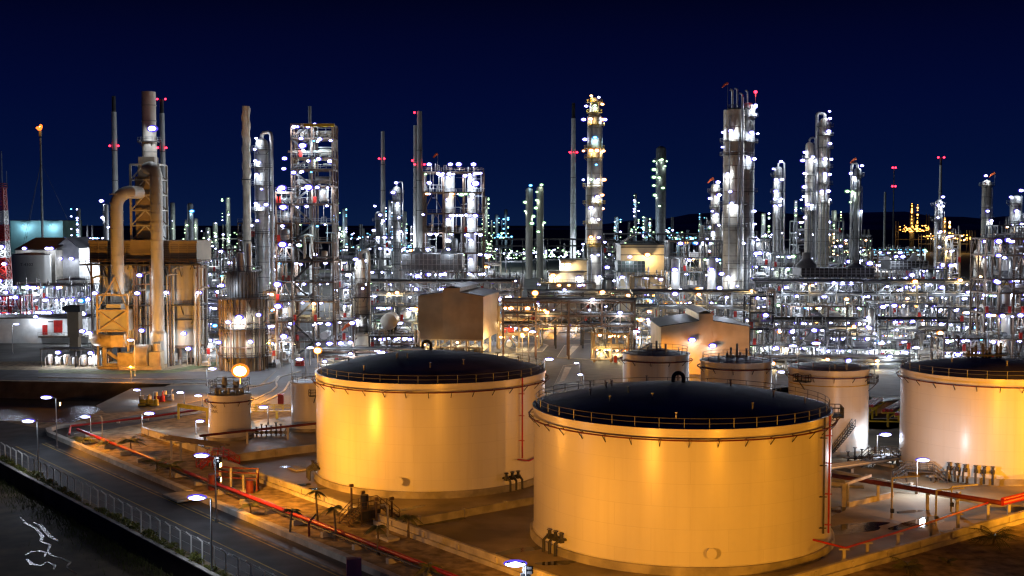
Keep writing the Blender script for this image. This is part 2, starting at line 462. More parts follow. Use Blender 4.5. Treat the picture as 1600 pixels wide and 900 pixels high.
isl = [[(838, 531), (866, 531), (875, 514), (850, 514)], [(888, 531), (930, 531), (930, 520), (898, 520)], [(806, 551), (848, 550), (857, 540), (845, 537), (806, 536)],
       [(870, 559), (882, 540), (930, 537), (930, 563)], [(866, 602), (880, 572), (905, 569), (910, 600)], [(1362, 622), (1404, 620), (1418, 640), (1418, 655), (1362, 655)]]
pale = [[(843, 530), (851, 530), (864, 515), (855, 515)], [(898, 530), (903, 522), (911, 521), (913, 530)], [(829, 549), (837, 549), (846, 540), (838, 538)],
        [(884, 558), (891, 556), (905, 541), (894, 541)], [(874, 598), (882, 596), (893, 575), (883, 574)], [(1366, 619), (1390, 624), (1410, 640), (1404, 628)]]
for a, b_ in zip(isl, pale):
    pa = pxpoly(a)
    k = MB(); n = len(pa)
    c = sum(pa, Vector()) / n
    inn = [p + (c - p).normalized() * 0.7 for p in pa]
    vs = [(p.x, p.y, .03) for p in pa] + [(p.x, p.y, .17) for p in pa] + [(p.x, p.y, .17) for p in inn]
    k.add(vs, [(i, (i + 1) % n, n + (i + 1) % n, n + i) for i in range(n)] + [(n + i, n + (i + 1) % n, 2 * n + (i + 1) % n, 2 * n + i) for i in range(n)])
    tag(k.build('kerb', 'pale_concrete', sharp=None), 'pale kerb round a dark road island behind the tanks', kind='structure')
    sheet('island_ground', inn, 0.12, 'dark_roof', 'dark ground inside a kerbed road island')
    sheet('path', pxpoly(b_), 0.15, 'pale_concrete', 'pale concrete strip crossing a road island')
for pts in ([(478, 588), (452, 597), (449, 604), (444, 611), (428, 621), (404, 632)], [(470, 580), (436, 590), (431, 597), (433, 604), (424, 612), (398, 625)], [(270, 600), (330, 599), (398, 604), (425, 598), (436, 588)], [(60, 590), (180, 592), (330, 594)]):
    P_ = [gp(x, y) for x, y in pts]; k = MB()
    for a, c in zip(P_, P_[1:]): k.bar(a + Vector((0, 0, .08)), c + Vector((0, 0, .08)), .45, .16)
    tag(k.build('kerb', 'pale_concrete'), 'pale kerb along the curved road left of the tanks', kind='structure')
# bund floors ----------------------------------------------------------
sheet('bund_floor', [st(77.2, -169), st(77.2, -76.5), st(142.8, -76.5), st(142.8, -169)], 0.02, 'bund_floor', 'stained bund floor round the two big front tanks')
sheet('bund_floor', [st(127, -119), st(127, -76.5), st(215, -76.5), st(215, -172), st(143.4, -172), st(143.4, -119)], 0.03, 'bund_pale', 'stained bund floor of the right hand tank row')
sheet('bund_floor', [st(79, -203), st(79, -169.6), st(142.8, -169.6), st(142.8, -203)], 0.02, 'bund_floor', 'pale bund floor of the two small left tanks')
for (px, py, rx, ry, rot, sd) in ((1436, 818, 4.5, 1.6, .6, 1), (1330, 826, 5.5, 1.9, .4, 2), (1300, 800, 3, 1.2, .9, 3), (492, 764, 1.6, .8, .2, 4), (451, 730, 1.3, .7, .1, 5), (470, 758, 1.7, .7, .3, 6), (1445, 848, 2.5, 0.8, .7, 7), (870, 880, 2, .9, .2, 8), (815, 860, 3.4, .9, .6, 9), (1420, 800, 2, .6, .4, 10), (690, 815, 3.2, .9, .7, 11), (640, 795, 2.4, .6, .9, 12)):
    p = gp(px, py)
    sheet('puddle', blob(p.x, p.y, rx, ry, rot, sd), 0.035, 'puddle', 'shallow puddle of rainwater on the bund floor')

# hills --------------------------------------------------------------
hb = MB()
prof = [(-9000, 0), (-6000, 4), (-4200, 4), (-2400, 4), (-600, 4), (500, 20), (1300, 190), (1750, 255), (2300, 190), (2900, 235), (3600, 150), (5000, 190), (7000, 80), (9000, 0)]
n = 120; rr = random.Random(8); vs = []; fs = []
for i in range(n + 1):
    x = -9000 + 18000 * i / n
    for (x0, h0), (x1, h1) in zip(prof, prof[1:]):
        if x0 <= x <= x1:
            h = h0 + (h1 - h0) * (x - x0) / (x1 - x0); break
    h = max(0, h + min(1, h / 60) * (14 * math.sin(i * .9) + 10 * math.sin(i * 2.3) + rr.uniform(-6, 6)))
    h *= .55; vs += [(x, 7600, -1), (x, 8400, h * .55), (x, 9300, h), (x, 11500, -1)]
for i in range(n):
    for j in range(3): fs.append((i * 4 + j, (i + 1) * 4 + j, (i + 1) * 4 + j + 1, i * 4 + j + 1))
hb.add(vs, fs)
tag(hb.build('hills', 'hill_haze'), 'dark hills on the far horizon', kind='structure')

# bund walls ------------------------------------------------------------
def bund(label, pts, h=1.25, foot=True, cap=.42, m='pale_concrete'):
    t = thing('bund_wall', label, 'wall', tuple(pts[0]))
    o = pts[0]; w = MB(); ft = MB()
    for a, b in zip(pts, pts[1:]):
        a, b = a - o, b - o
        w.bar(a + Vector((0, 0, h / 2)), b + Vector((0, 0, h / 2)), cap, h)
        if foot: ft.bar(a + Vector((0, 0, .25)), b + Vector((0, 0, .25)), cap + .7, .5)
        L = (b - a).length; k = int(L / 6)
        d = (b - a).normalized(); nn = Vector((-d.y, d.x, 0))
        for i in range(k):
            p = a + d * (i + .5) * L / k
            w.bar(p - nn * (cap / 2 + .14) + Vector((0, 0, .55)), p + nn * (cap / 2 + .14) + Vector((0, 0, .55)), .34, 1.06)
    w.build('wall', m, t)
    if foot: ft.build('footing', m, t)
    return t
bund('long pale concrete bund wall between the gravel garden and the two big front tanks', [st(76.9, -169), st(76.9, -127)])
bund('concrete bund wall running off the bottom edge in front of the nearest tank', [st(76.9, -123.5), st(76.9, -76)])
bund('right hand concrete bund wall rising to the right edge beside the large palm', [st(77.3, -76), st(200, -76)])
bund('concrete cross wall on the ground between the two big front tanks', [st(77.4, -119.8), st(142.5, -119.8)], 0.95, False, .35, 'concrete')
bund('concrete wall behind the left big tank dividing it from the two small left tanks', [st(77.3, -169.3), st(142.5, -169.3)], 1.2, False, .4, 'concrete')
bund('short slanted concrete wall left of the small tank with lettering', [st(79, -203), st(79, -170)], 1.1, False)
bund('low concrete wall between the nearest tank and the right edge tank', [st(143.1, -112), st(143.1, -76.5)], .8, False, .35, 'concrete')
bund('grey concrete wall seen in the gap between the tall pale tank and the right edge tank', [st(158, -137.5), st(225, -136.5)], 2.2, False, .4, 'concrete')
gw = thing('garden_wall', 'low pale concrete wall along the road with a rounded far corner', 'wall', tuple(st(65.5, -205)))
b = MB(); o = st(65.5, -205)
pl = [st(74, -217), st(69, -216.5), st(66.6, -214), st(65.6, -210), st(65.5, -152), ]
for a, c in zip(pl, pl[1:]): b.bar(a - o + Vector((0, 0, .35)), c - o + Vector((0, 0, .35)), .9, .7)
pl = [st(65.5, -148), st(65.5, -45)]
b.bar(pl[0] - o + Vector((0, 0, .35)), pl[1] - o + Vector((0, 0, .35)), .9, .7)
b.build('wall', 'pale_concrete', gw)
b = MB(); a = st(64.0, -150) - o; b.box(a.x, a.y, .45, 4.2, 5, .25, ANG_N); b.build('slab', 'concrete', gw)
cw = thing('canal_wall', 'dark concrete canal wall with a pale coping under the fence', 'wall', tuple(st(51.9, -225)))
b = MB(); b.bar((0, 0, -.95), st(51.9, -40) - st(51.9, -225) + Vector((0, 0, -.95)), .4, 2.4); b.build('wall', 'basin_wall', cw)
b = MB(); b.bar((0, 0, .31), st(51.9, -40) - st(51.9, -225) + Vector((0, 0, .31)), .55, .12); b.build('coping', 'pale_concrete', cw)

# grass strip below the canal wall ------------------------------------------
gr = MB(); rg = random.Random(21)
for i in range(5200):
    t_ = rg.uniform(-220, -60); s_ = 51.5 - abs(rg.gauss(0, 1)) * 1.9
    p = st(s_, t_, -2.2); h = rg.uniform(.3, .9); a = rg.uniform(0, 6.28); w = .045
    dx, dy = math.cos(a) * w, math.sin(a) * w; lx, ly = rg.uniform(-.4, .4), rg.uniform(-.4, .4)
    gr.add([(p.x - dx, p.y - dy, p.z), (p.x + dx, p.y + dy, p.z), (p.x + lx, p.y + ly, p.z + h)], [(0, 1, 2)])
tag(gr.build('grass', 'grass_blade', sharp=None), 'rough grass at the foot of the canal wall', kind='stuff')
sheet('verge', pxpoly([(60, 578), (140, 577.5), (180, 580), (262, 579), (330, 566), (348, 566), (335, 572), (270, 583), (180, 585), (60, 583)]), 0.06, 'verge', 'green grass verge in front of the fired heater')
# ================================================================== storage tanks
def text_mesh(body, size, m, parent, place, name='lettering'):
    cu = bpy.data.curves.new(name, 'FONT'); cu.body = body; cu.size = size; cu.align_x = 'CENTER'; cu.align_y = 'CENTER'; cu.resolution_u = 2
    o = bpy.data.objects.new(name, cu); col.objects.link(o)
    dg = bpy.context.evaluated_depsgraph_get(); dg.update()
    me = bpy.data.meshes.new_from_object(o.evaluated_get(dg))
    bpy.data.objects.remove(o)
    me.materials.clear(); me.materials.append(MATS[m])
    for v in me.vertices: v.co = place(v.co.x, v.co.y)
    ob = bpy.data.objects.new(name, me); col.objects.link(ob); ob.parent = parent
    return ob
def tank(label, cx, D, Rr, H, rise=None, found=0.9, seed=1, rail_front=True, roofmat='roof_shade', riser=None, man=None, vents=(), valves=(), ringpipe=True, group=None, lett=None, band=False, roofpipes=0, xoff=0):
    x = (cx - 800) / F * D
    t = thing('storage_tank', label, 'tank', (x, D, 0), 0, group)
    rise = rise or Rr * .17
    N = 128 if Rr > 10 else 72
    b = MB(); b.lathe([(Rr + .45, 0), (Rr + .45, found - .05), (Rr + .40, found), (Rr - .3, found)], N); b.build('foundation', 'concrete', t)
    b = MB(); pr = [(Rr + .12, found + .001), (Rr + .12, found + .06), (Rr, found + .07)]
    nc = max(4, int(H / 2.2))
    for i in range(1, nc):
        z = found + (H - found) * i / nc
        pass
    pr += [(Rr, H)]
    b.lathe(pr, N); b.build('shell', 'shell_paint', t, sharp=.9)
    b = MB(); K = 12
    b.lathe([(max(.001, Rr * i / K), H + .06 + rise * (1 - (i / K) ** 2)) for i in range(K + 1)], N)
    b.build('roof', roofmat, t, sharp=1.2)
    b = MB(); b.ring(Rr - .15, Rr + .16, H - .22, H + .10, N); b.build('rim', 'tank_paint', t)
    if ringpipe:
        b = MB(); q = Rr + .55; z = H - 1.0
        b.tube([(q * math.cos(2 * PI * i / 64), q * math.sin(2 * PI * i / 64), z) for i in range(65)], .09, 6, False)
        b.build('foam_pipe', 'rust_red', t)
        nb = max(10, int(2 * PI * Rr / 2.9))
        arm = None
        for i in range(nb):
            a = 2 * PI * (i + .5) / nb
            if math.sin(a) > .35: continue            # the back of the tank is never seen
            if arm is None:
                m_ = MB(); m_.bar((Rr + .0, 0, -.75), (Rr + .68, 0, .0), .08); m_.bar((Rr, 0, 0), (Rr + .68, 0, 0), .08)
                arm = m_.build('bracket', 'dark_steel', t, (0, 0, z)); arm.rotation_euler = (0, 0, a)
            else: inst(arm, t, (0, 0, z), a)
    # handrail round the roof edge
    b = MB(); nr = max(12, int(2 * PI * Rr / 2.6)); q = Rr - .25
    for i in range(nr):
        a = 2 * PI * i / nr
        b.bar((q * math.cos(a), q * math.sin(a), H), (q * math.cos(a), q * math.sin(a), H + 1.15), .07)
    for zz in (H + 1.15, H + .62):
        b.tube([(q * math.cos(2 * PI * i / 96), q * math.sin(2 * PI * i / 96), zz) for i in range(97)], .035, 5, False)
    b.build('handrail', 'grey_steel', t)
    if riser:
        for k, (px, m, foot) in enumerate(riser):
            dx = (px - cx) / F * D * 1.12; dx = max(-Rr, min(Rr, dx))
            a = math.asin(dx / Rr); X, Y = (Rr + .4) * math.sin(a), -(Rr + .4) * math.cos(a)
            b = MB(); pts = [(X, Y, H + .2), (X, Y, foot)]
            b.tube(pts, .11, 8)
            for z in (3.2, 6.6, 10.0, 13.0):
                if foot < z < H: b.bar((X, Y, z), (X * (Rr / (Rr + .4)), Y * (Rr / (Rr + .4)), z), .1); b.bar((X - .5, Y - .05, z), (X + .3, Y - .05, z), .09)
            b.build('riser_pipe', m, t)
    for px, z in (man or ()):
        dx = (px - cx) / F * D * 1.1; a = math.asin(max(-1, min(1, dx / Rr)))
        mo = MB(); mo.lathe([(.001, -.0), (.55, 0), (.55, .12), (.42, .12), (.42, .62)], 20, (0, 0, 0), axis='y')
        o = mo.build('manhole', 'tank_paint', t, ((Rr + .6) * math.sin(a), -(Rr + .6) * math.cos(a), z)); o.rotation_euler = (0, 0, a)
    for px, py, hh in vents:
        p = at(px, py, D + Rr * .15)
        lx, ly = p.x - x, Rr * .15
        zb = H + rise * (1 - (lx * lx + ly * ly) / (Rr * Rr))
        b = MB(); rad = .6
        b.tube([(lx + rad, ly, zb - .1), (lx + rad, ly, zb + hh)] + [(lx + rad * math.cos(q_), ly, zb + hh + rad * math.sin(q_)) for q_ in [PI * i / 8 for i in range(1, 9)]] + [(lx - rad, ly, zb + hh - .5)], .24, 10)
        b.build('vent_pipe', 'dark_steel', t)
    r = random.Random(seed)
    if roofpipes:
        m_ = MB(); m_.cyl(0, 0, -.2, .65, .09, 8); m_.cyl(0, 0, .6, .72, .16, 8)
        first = None
        for i in range(roofpipes):
            a = r.uniform(0, 2 * PI); q = Rr * r.uniform(.35, .85)
            zz = H + .06 + rise * (1 - (q / Rr) ** 2)
            L = (q * math.cos(a), q * math.sin(a), zz)
            if first is None: first = m_.build('roof_nozzle', 'galvanised', t, L)
            else: inst(first, t, L)
    for px in valves:
        dx = (px - cx) / F * D * 1.05; a = math.asin(max(-1, min(1, dx / Rr)))
        b = MB()
        for k in range(3):
            xx = (k - 1) * 1.1
            b.tube([(xx, .6, .7), (xx, -.9, .7), (xx, -1.3, .4), (xx, -1.3, -.9)], .16, 8)
            b.cyl(xx, -.5, .55, 1.35, .2, 8); b.lathe([(.28, 1.4), (.34, 1.43), (.28, 1.47)], 10, (xx, -.5, 0))
            b.box(xx, -.5, .7, .5, .5, .5)
        o = b.build('valve', 'dark_steel', t, ((Rr + .1) * math.sin(a), -(Rr + .1) * math.cos(a), found + .3)); o.rotation_euler = (0, 0, a)
    if lett:
        txt, lx, lz, size, mm = lett
        def place(u, v):
            a = (lx + u) / Rr
            return Vector(((Rr + .03) * math.sin(a), -(Rr + .03) * math.cos(a), lz + v))
        text_mesh(txt, size, mm, t, place)
    return t
T1 = tank('nearest big white tank lit deep orange, widest in the picture, in front of the others', 1065, 140, 17.0, 15.0, rise=2.35, riser=[(1243, 'red_paint', 2.3), (1232, 'dark_steel', 2.6)], man=[(1075, 2.4)], vents=[(1060, 590, .6)], valves=(880,), roofpipes=16, seed=2)
T2 = tank('big white tank lit golden orange at the left of the nearest tank', 673, 174.5, 16.4, 15.0, rise=2.6, riser=[(797, 'red_paint', 4.2)], man=[(643, 2.3)], vents=[(667, 540, .8)], valves=(512, 790), roofpipes=12, seed=3)
T3 = tank('big pale tank cut off by the right edge of the picture', 1547, 178, 12.2, 14.6, rise=1.5, valves=(1470, 1500), roofpipes=6, seed=4)
T4 = tank('tall narrow pale tank between the nearest tank and the right edge tank', 1297, 192, 6.2, 13.3, rise=.75, roofmat='galvanised', roofpipes=3, seed=5)
T5 = tank('small grey roofed white tank, left one of the pair behind the nearest tank', 1026, 213, 5.8, 13.3, rise=.6, roofmat='galvanised', roofpipes=3, seed=6)
T6 = tank('small white tank with roof clutter, right one of the pair behind the nearest tank', 1152, 203, 5.9, 13.2, rise=.6, roofmat='galvanised', roofpipes=4, seed=7)
T7 = tank('small white tank with black lettering and a crowded top, left of the big tanks', 356, 204, 3.5, 7.4, rise=.35, found=.5, roofmat='galvanised', ringpipe=True, seed=8, lett=('TANK\n TANK', -2.35, 5.2, .75, 'marking_black'))
T8 = tank('small plain white tank tucked behind the left side of the golden tank', 479, 212, 2.9, 8.4, rise=.3, found=.5, roofmat='galvanised', ringpipe=False, seed=9, valves=())
T9 = tank('far grey tank with faint lettering at the left edge behind many white lamps', 49, 540, 8.2, 22.3, rise=1.0, roofmat='galvanised', ringpipe=False, seed=10, lett=('T-4302', 1.0, 18.2, 1.9, 'marking_black'))
T10 = tank('dim grey tank half hidden behind the left flank of the fired heater', 114, 480, 6.2, 14.0, rise=.7, roofmat='galvanised', ringpipe=False, seed=11)
# extra fittings of single tanks
b = MB()                                                            # top works of the small lettered tank
for i in range(9):
    a = 2 * PI * i / 9; q = 2.2
    b.cyl(q * math.cos(a), q * math.sin(a), 7.5, 8.3 + (i % 3) * .3, .22, 8)
b.box(0, 0, 8.7, 5.6, 5.6, .12); b.cyl(-.9, .4, 8.7, 10.2, .45, 10); b.cyl(1.2, -.3, 8.7, 9.6, .5, 10)
b.rail([(-2.8, -2.8, 8.7), (2.8, -2.8, 8.7), (2.8, 2.8, 8.7), (-2.8, 2.8, 8.7), (-2.8, -2.8, 8.7)], 1.1, .08, 1.4)
b.build('top_platform', 'grey_steel', T7)
def stair(parent, a0, a1, Rr, z0, z1, name='stair'):
    b = MB(); n = 16
    for i in range(n):
        t = i / (n - 1); a = a0 + (a1 - a0) * t; z = z0 + (z1 - z0) * t
        b.box((Rr + .55) * math.cos(a), (Rr + .55) * math.sin(a), z, .9, .35, .06, a)
    for q in (Rr + .15, Rr + 1.0):
        p = [(q * math.cos(a0 + (a1 - a0) * i / n), q * math.sin(a0 + (a1 - a0) * i / n), z0 + (z1 - z0) * i / n) for i in range(n + 1)]
        b.tube(p, .06, 5)
        b.tube([(x_, y_, z_ + 1.05) for x_, y_, z_ in p], .04, 5); b.tube([(x_, y_, z_ + .55) for x_, y_, z_ in p], .03, 5)
        for x_, y_, z_ in p[::2]: b.bar((x_, y_, z_), (x_, y_, z_ + 1.05), .06)
    return b.build(name, 'dark_steel', parent)
stair(T4, R(-98), R(-70), 6.2, .9, 5.0)
stair(T2, R(20), R(75), 16.4, .9, 14)
def side_platform(parent, a, Rr, z, w=2.4, d=1.3):
    b = MB(); b.box(Rr + d / 2, 0, z, d, w, .12)
    b.rail([(Rr, -w / 2, z), (Rr + d, -w / 2, z), (Rr + d, w / 2, z), (Rr, w / 2, z)], 1.1, .08, .8)
    b.bar((Rr + d, 0, z), (Rr, 0, z - 1.3), .12)
    o = b.build('side_platform', 'dark_steel', parent); o.rotation_euler = (0, 0, a)
for a, z in ((-140, 11.6), (-25, 11.2)): side_platform(T4, R(a), 6.2, z)
side_platform(T8, R(-60), 2.9, 6.3, 1.8, .9)
side_platform(T1, R(-8), 17.0, 14.2, 3.0, 1.2)
b = MB(); b.tube([(6.25 * math.cos(R(a)), 6.25 * math.sin(R(a)), 11.0) for a in range(-180, 1, 6)], .07, 6); b.build('yellow_ring', 'yellow_paint', T4)
b = MB(); q = 16.9
b.tube([(q * math.sin(R(47.5)), -q * math.cos(R(47.5)), 4.2), (q * math.sin(R(56)), -q * math.cos(R(56)), 3.6), (q * math.sin(R(70)), -q * math.cos(R(70)), 3.9)], .1, 8)
b.build('drain_pipe', 'red_paint', T2)
# roof clutter on the right edge tank
b = MB()
for i in range(8): b.cyl(-2 + i * .7, 2.2 + (i % 3) * .5, 15.9, 17.2 + (i % 4) * .35, .22, 8)
b.box(.4, 2.4, 16.5, 6, 1.6, .25); b.rail([(-2.6, 1.4, 16.6), (3.4, 1.4, 16.6)], 1.1, .08, 1.2)
b.build('roof_valve', 'dark_steel', T3)
for tk, ex in ((T5, .9), (T6, 1.3)):
    b = MB()
    for i in range(5): b.cyl(-1.6 + i * .8, -.6 + (i % 2) * 1.2, 13.5, 14.5 + (i % 3) * ex * .6, .2, 8)
    b.box(0, 0, 14.0, 3.4, 1.4, .14); b.build('roof_valve', 'grey_steel', tk)
# ================================================================== chimneys
def zt(py, D, px=800): return at(px, py, D).z
def stack(label, px, ytop, D, w0, w1=None, tip=0, beacons=(), m='stack_concrete', group=None, strake=False, rings=3, kinds='r'):
    x = at(px, ytop, D).x; H = zt(ytop, D, px)
    r0 = m_of(w0, D) / 2; r1 = m_of(w1 or w0 * 1.5, D) / 2
    t = thing('chimney_stack', label, 'chimney', (x, D, 0), 0, group)
    b = MB(); b.lathe([(r1, 0), (r0, H), (r0 * .8, H), (r0 * .8, H - 2)], 20); b.build('shaft', m, t)
    if tip:
        h2 = zt(ytop - tip, D, px); b = MB(); b.lathe([(r0 * .85, H - 1), (r0 * .8, h2), (.01, h2)], 16); b.build('tip', 'dark_steel', t)
    b = MB()
    for i in range(rings):
        z = H * (.45 + .5 * i / max(1, rings)); q = r1 + (r0 - r1) * z / H
        b.ring(q, q + .5, z, z + .25, 20)
    if rings: b.build('band', 'dark_steel', t)
    if strake:
        b = MB()
        for k in range(3):
            pts = [((r0 * 1.12) * math.cos(k * 2.094 + i * .35), (r0 * 1.12) * math.sin(k * 2.094 + i * .35), H - .5 - i * .75) for i in range(30)]
            b.tube(pts, .14, 5)
        b.build('strake', m, t)
    for by, off in beacons:
        z = zt(by, D, px); q = r1 + (r0 - r1) * min(1, z / H)
        for sx in off: lamp(t, (sx * (q + .9), -q * .6, z), 'r', m_of(3.4, D), 0)
    if D > 500 and w0 > 4:
        b = MB(); b.bar((6, -24, 0), (6, -24, 21), .3); b.build('added_uplight_mast', 'grey_steel', t)
        lamp(t, (6, -24, 21.5), 'w', 1.4, 60000)  # mast and lamp are added, out of sight, to brighten the shaft
    return t
stack('thin pale chimney with a red beacon band, left of the fired heater', 178, 175, 660, 7.5, 10, 25, ((228, (-1, 1)),))
stack('thin pale chimney with two levels of red beacons, right of the heater stack', 253, 177, 660, 7.5, 10, 22, ((155, (-1, 1)), (231, (-1, 1))))
stack('slim chimney wrapped in spiral strakes, left of the steel frame tower', 384, 166, 345, 11.5, 13, 0, (), 'cream_paint', strake=True, rings=2)
stack('plain chimney tip rising just above the steel frame tower', 484, 166, 600, 4.8, 6, 0, (), rings=0)
stack('lone grey chimney with one red beacon pair right of the steel frame tower', 598, 205, 700, 5.5, 10, 0, ((248, (-1, .4)),))
stack('shorter of two touching chimneys with red beacons', 649, 196, 680, 6, 9, 0, ((251, (-.8,)),))
stack('taller of two touching chimneys with a red beacon at its top', 655.5, 174, 650, 7.5, 10, 0, ((176, (-1.2,)), (257, (-1.1, 1.1))))
stack('bluish white chimney with a red beacon band beside the tall lit column', 896, 185, 900, 6.5, 10, 24, ((238, (-1, 0, 1)),), 'white_paint')
stack('short thin dark chimney far right among small lights', 1383, 300, 900, 3.6, 4, 0, (), 'grey_steel', rings=0)
stack('far mast with two red beacon pairs right of centre', 1397, 262, 1200, 1.6, 3, 0, ((262, (-1, 1)), (291, (-1, 1))), 'grey_steel', rings=0)
stack('narrow chimney with red beacons on a dark top, behind the slim right hand column', 1470, 258, 700, 4, 6, 12, ((246, (-1, 1)),))
# flare
t = thing('flare_stack', 'thin flare stack with a burning orange flame at the far left', 'flare stack', (at(65, 300, 700).x, 700, 0))
H = zt(205, 700)
b = MB(); b.cyl(0, 0, 0, H, .75, 10, .55); b.cyl(0, 0, H - 3, H, .9, 10); b.build('pipe', 'grey_steel', t)
b = MB()
for a in (.4, 2.5, 4.6): b.bar((0, 0, H * .8), (30 * math.cos(a), 30 * math.sin(a), 0), .12)
b.build('guy_wire', 'dark_steel', t)
b = MB(); b.ball(-.5, 0, H + 1.6, 1.5, 1.3, 1.3); b.ball(.3, 0, H + 2.6, 1.0, .9, 1.4); b.ball(-1.6, 0, H + 1.9, 1.0, .8, .7); b.build('flame', 'flame', t)
b = MB(); b.ball(0, 0, H + 2.2, .9, .9, .9); b.build('flame_core', 'lamp_warm', t)
l = bpy.data.objects.new('lamp_light', light_data('s', 3000)); col.objects.link(l); l.parent = t; l.location = (0, -3, H + 3)
# red and white lattice mast
t = thing('lattice_tower', 'red and white lattice tower cut by the left edge', 'lattice tower', (at(3, 400, 430).x, 430, 0))
H = zt(294, 430, 0); secs = [(0, 'red_paint'), (.17, 'white_paint'), (.34, 'red_paint'), (.5, 'white_paint'), (.62, 'red_paint'), (.74, 'white_paint'), (.84, 'red_paint'), (1.0, None)]
for (f0, m), (f1, _) in zip(secs, secs[1:]):
    b = MB(); w = lambda f: 5.6 - 2.9 * f
    n = 3
    for c in ((-1, -1), (1, -1), (1, 1), (-1, 1)):
        b.bar((c[0] * w(f0) / 2, c[1] * w(f0) / 2, f0 * H), (c[0] * w(f1) / 2, c[1] * w(f1) / 2, f1 * H), .42)
    for i in range(n):
        g0 = f0 + (f1 - f0) * i / n; g1 = f0 + (f1 - f0) * (i + 1) / n
        for a, c in (((-1, -1), (1, -1)), ((1, -1), (1, 1)), ((1, 1), (-1, 1)), ((-1, 1), (-1, -1))):
            p0 = Vector((a[0] * w(g0) / 2, a[1] * w(g0) / 2, g0 * H)); p1 = Vector((c[0] * w(g1) / 2, c[1] * w(g1) / 2, g1 * H))
            p2 = Vector((c[0] * w(g0) / 2, c[1] * w(g0) / 2, g0 * H)); p3 = Vector((a[0] * w(g1) / 2, a[1] * w(g1) / 2, g1 * H))
            b.bar(p0, p1, .25); b.bar(p2, p3, .25); b.bar(p0, p2, .25)
    b.build('lattice_section', m, t)
b = MB(); b.ring(.5, 2.6, H, H + .25, 8); b.rail([(2.4 * math.cos(i * PI / 4), 2.4 * math.sin(i * PI / 4), H) for i in range(9)], 1.6, .18, 2); b.build('top_platform', 'red_paint', t)
b = MB(); b.bar((.6, 0, H), (.6, 0, H + 13), .22); b.bar((2.2, 0, H), (2.2, 0, H + 6), .12); b.build('antenna', 'grey_steel', t)
for i, (dx, z) in enumerate(((1.5, 28), (2.2, 22), (.5, 16), (2.6, 12))): lamp(t, (dx, -3.4, z), 'w', 1.2, 900)

# ================================================================== process columns
def platform(parent, r, z, a0=0.0, a1=2 * PI, w=1.25, m='grating', n=24):
    b = MB(); full = a1 - a0 > 6.2
    nn = max(6, int(n * (a1 - a0) / 6.28))
    b.ring(r, r + w, z, z + .14, nn, a0, None if full else a1)
    for i in range(0, nn + 1, 4):
        a = a0 + (a1 - a0) * i / nn
        b.bar(((r + w) * math.cos(a), (r + w) * math.sin(a), z), (r * math.cos(a), r * math.sin(a), z - 1.1), .12)
    o = b.build('platform', m, parent)
    b = MB(); q = r + w - .05
    pts = [(q * math.cos(a0 + (a1 - a0) * i / nn), q * math.sin(a0 + (a1 - a0) * i / nn), z) for i in range(nn + 1)]
    for zz in (.6, 1.15): b.tube([(x_, y_, z_ + zz) for x_, y_, z_ in pts], .05, 4, False)
    for p in pts[::2]: b.bar(p, (p[0], p[1], p[2] + 1.15), .08)
    b.build('railing', m if m != 'grating' else 'grey_steel', o)
    return o
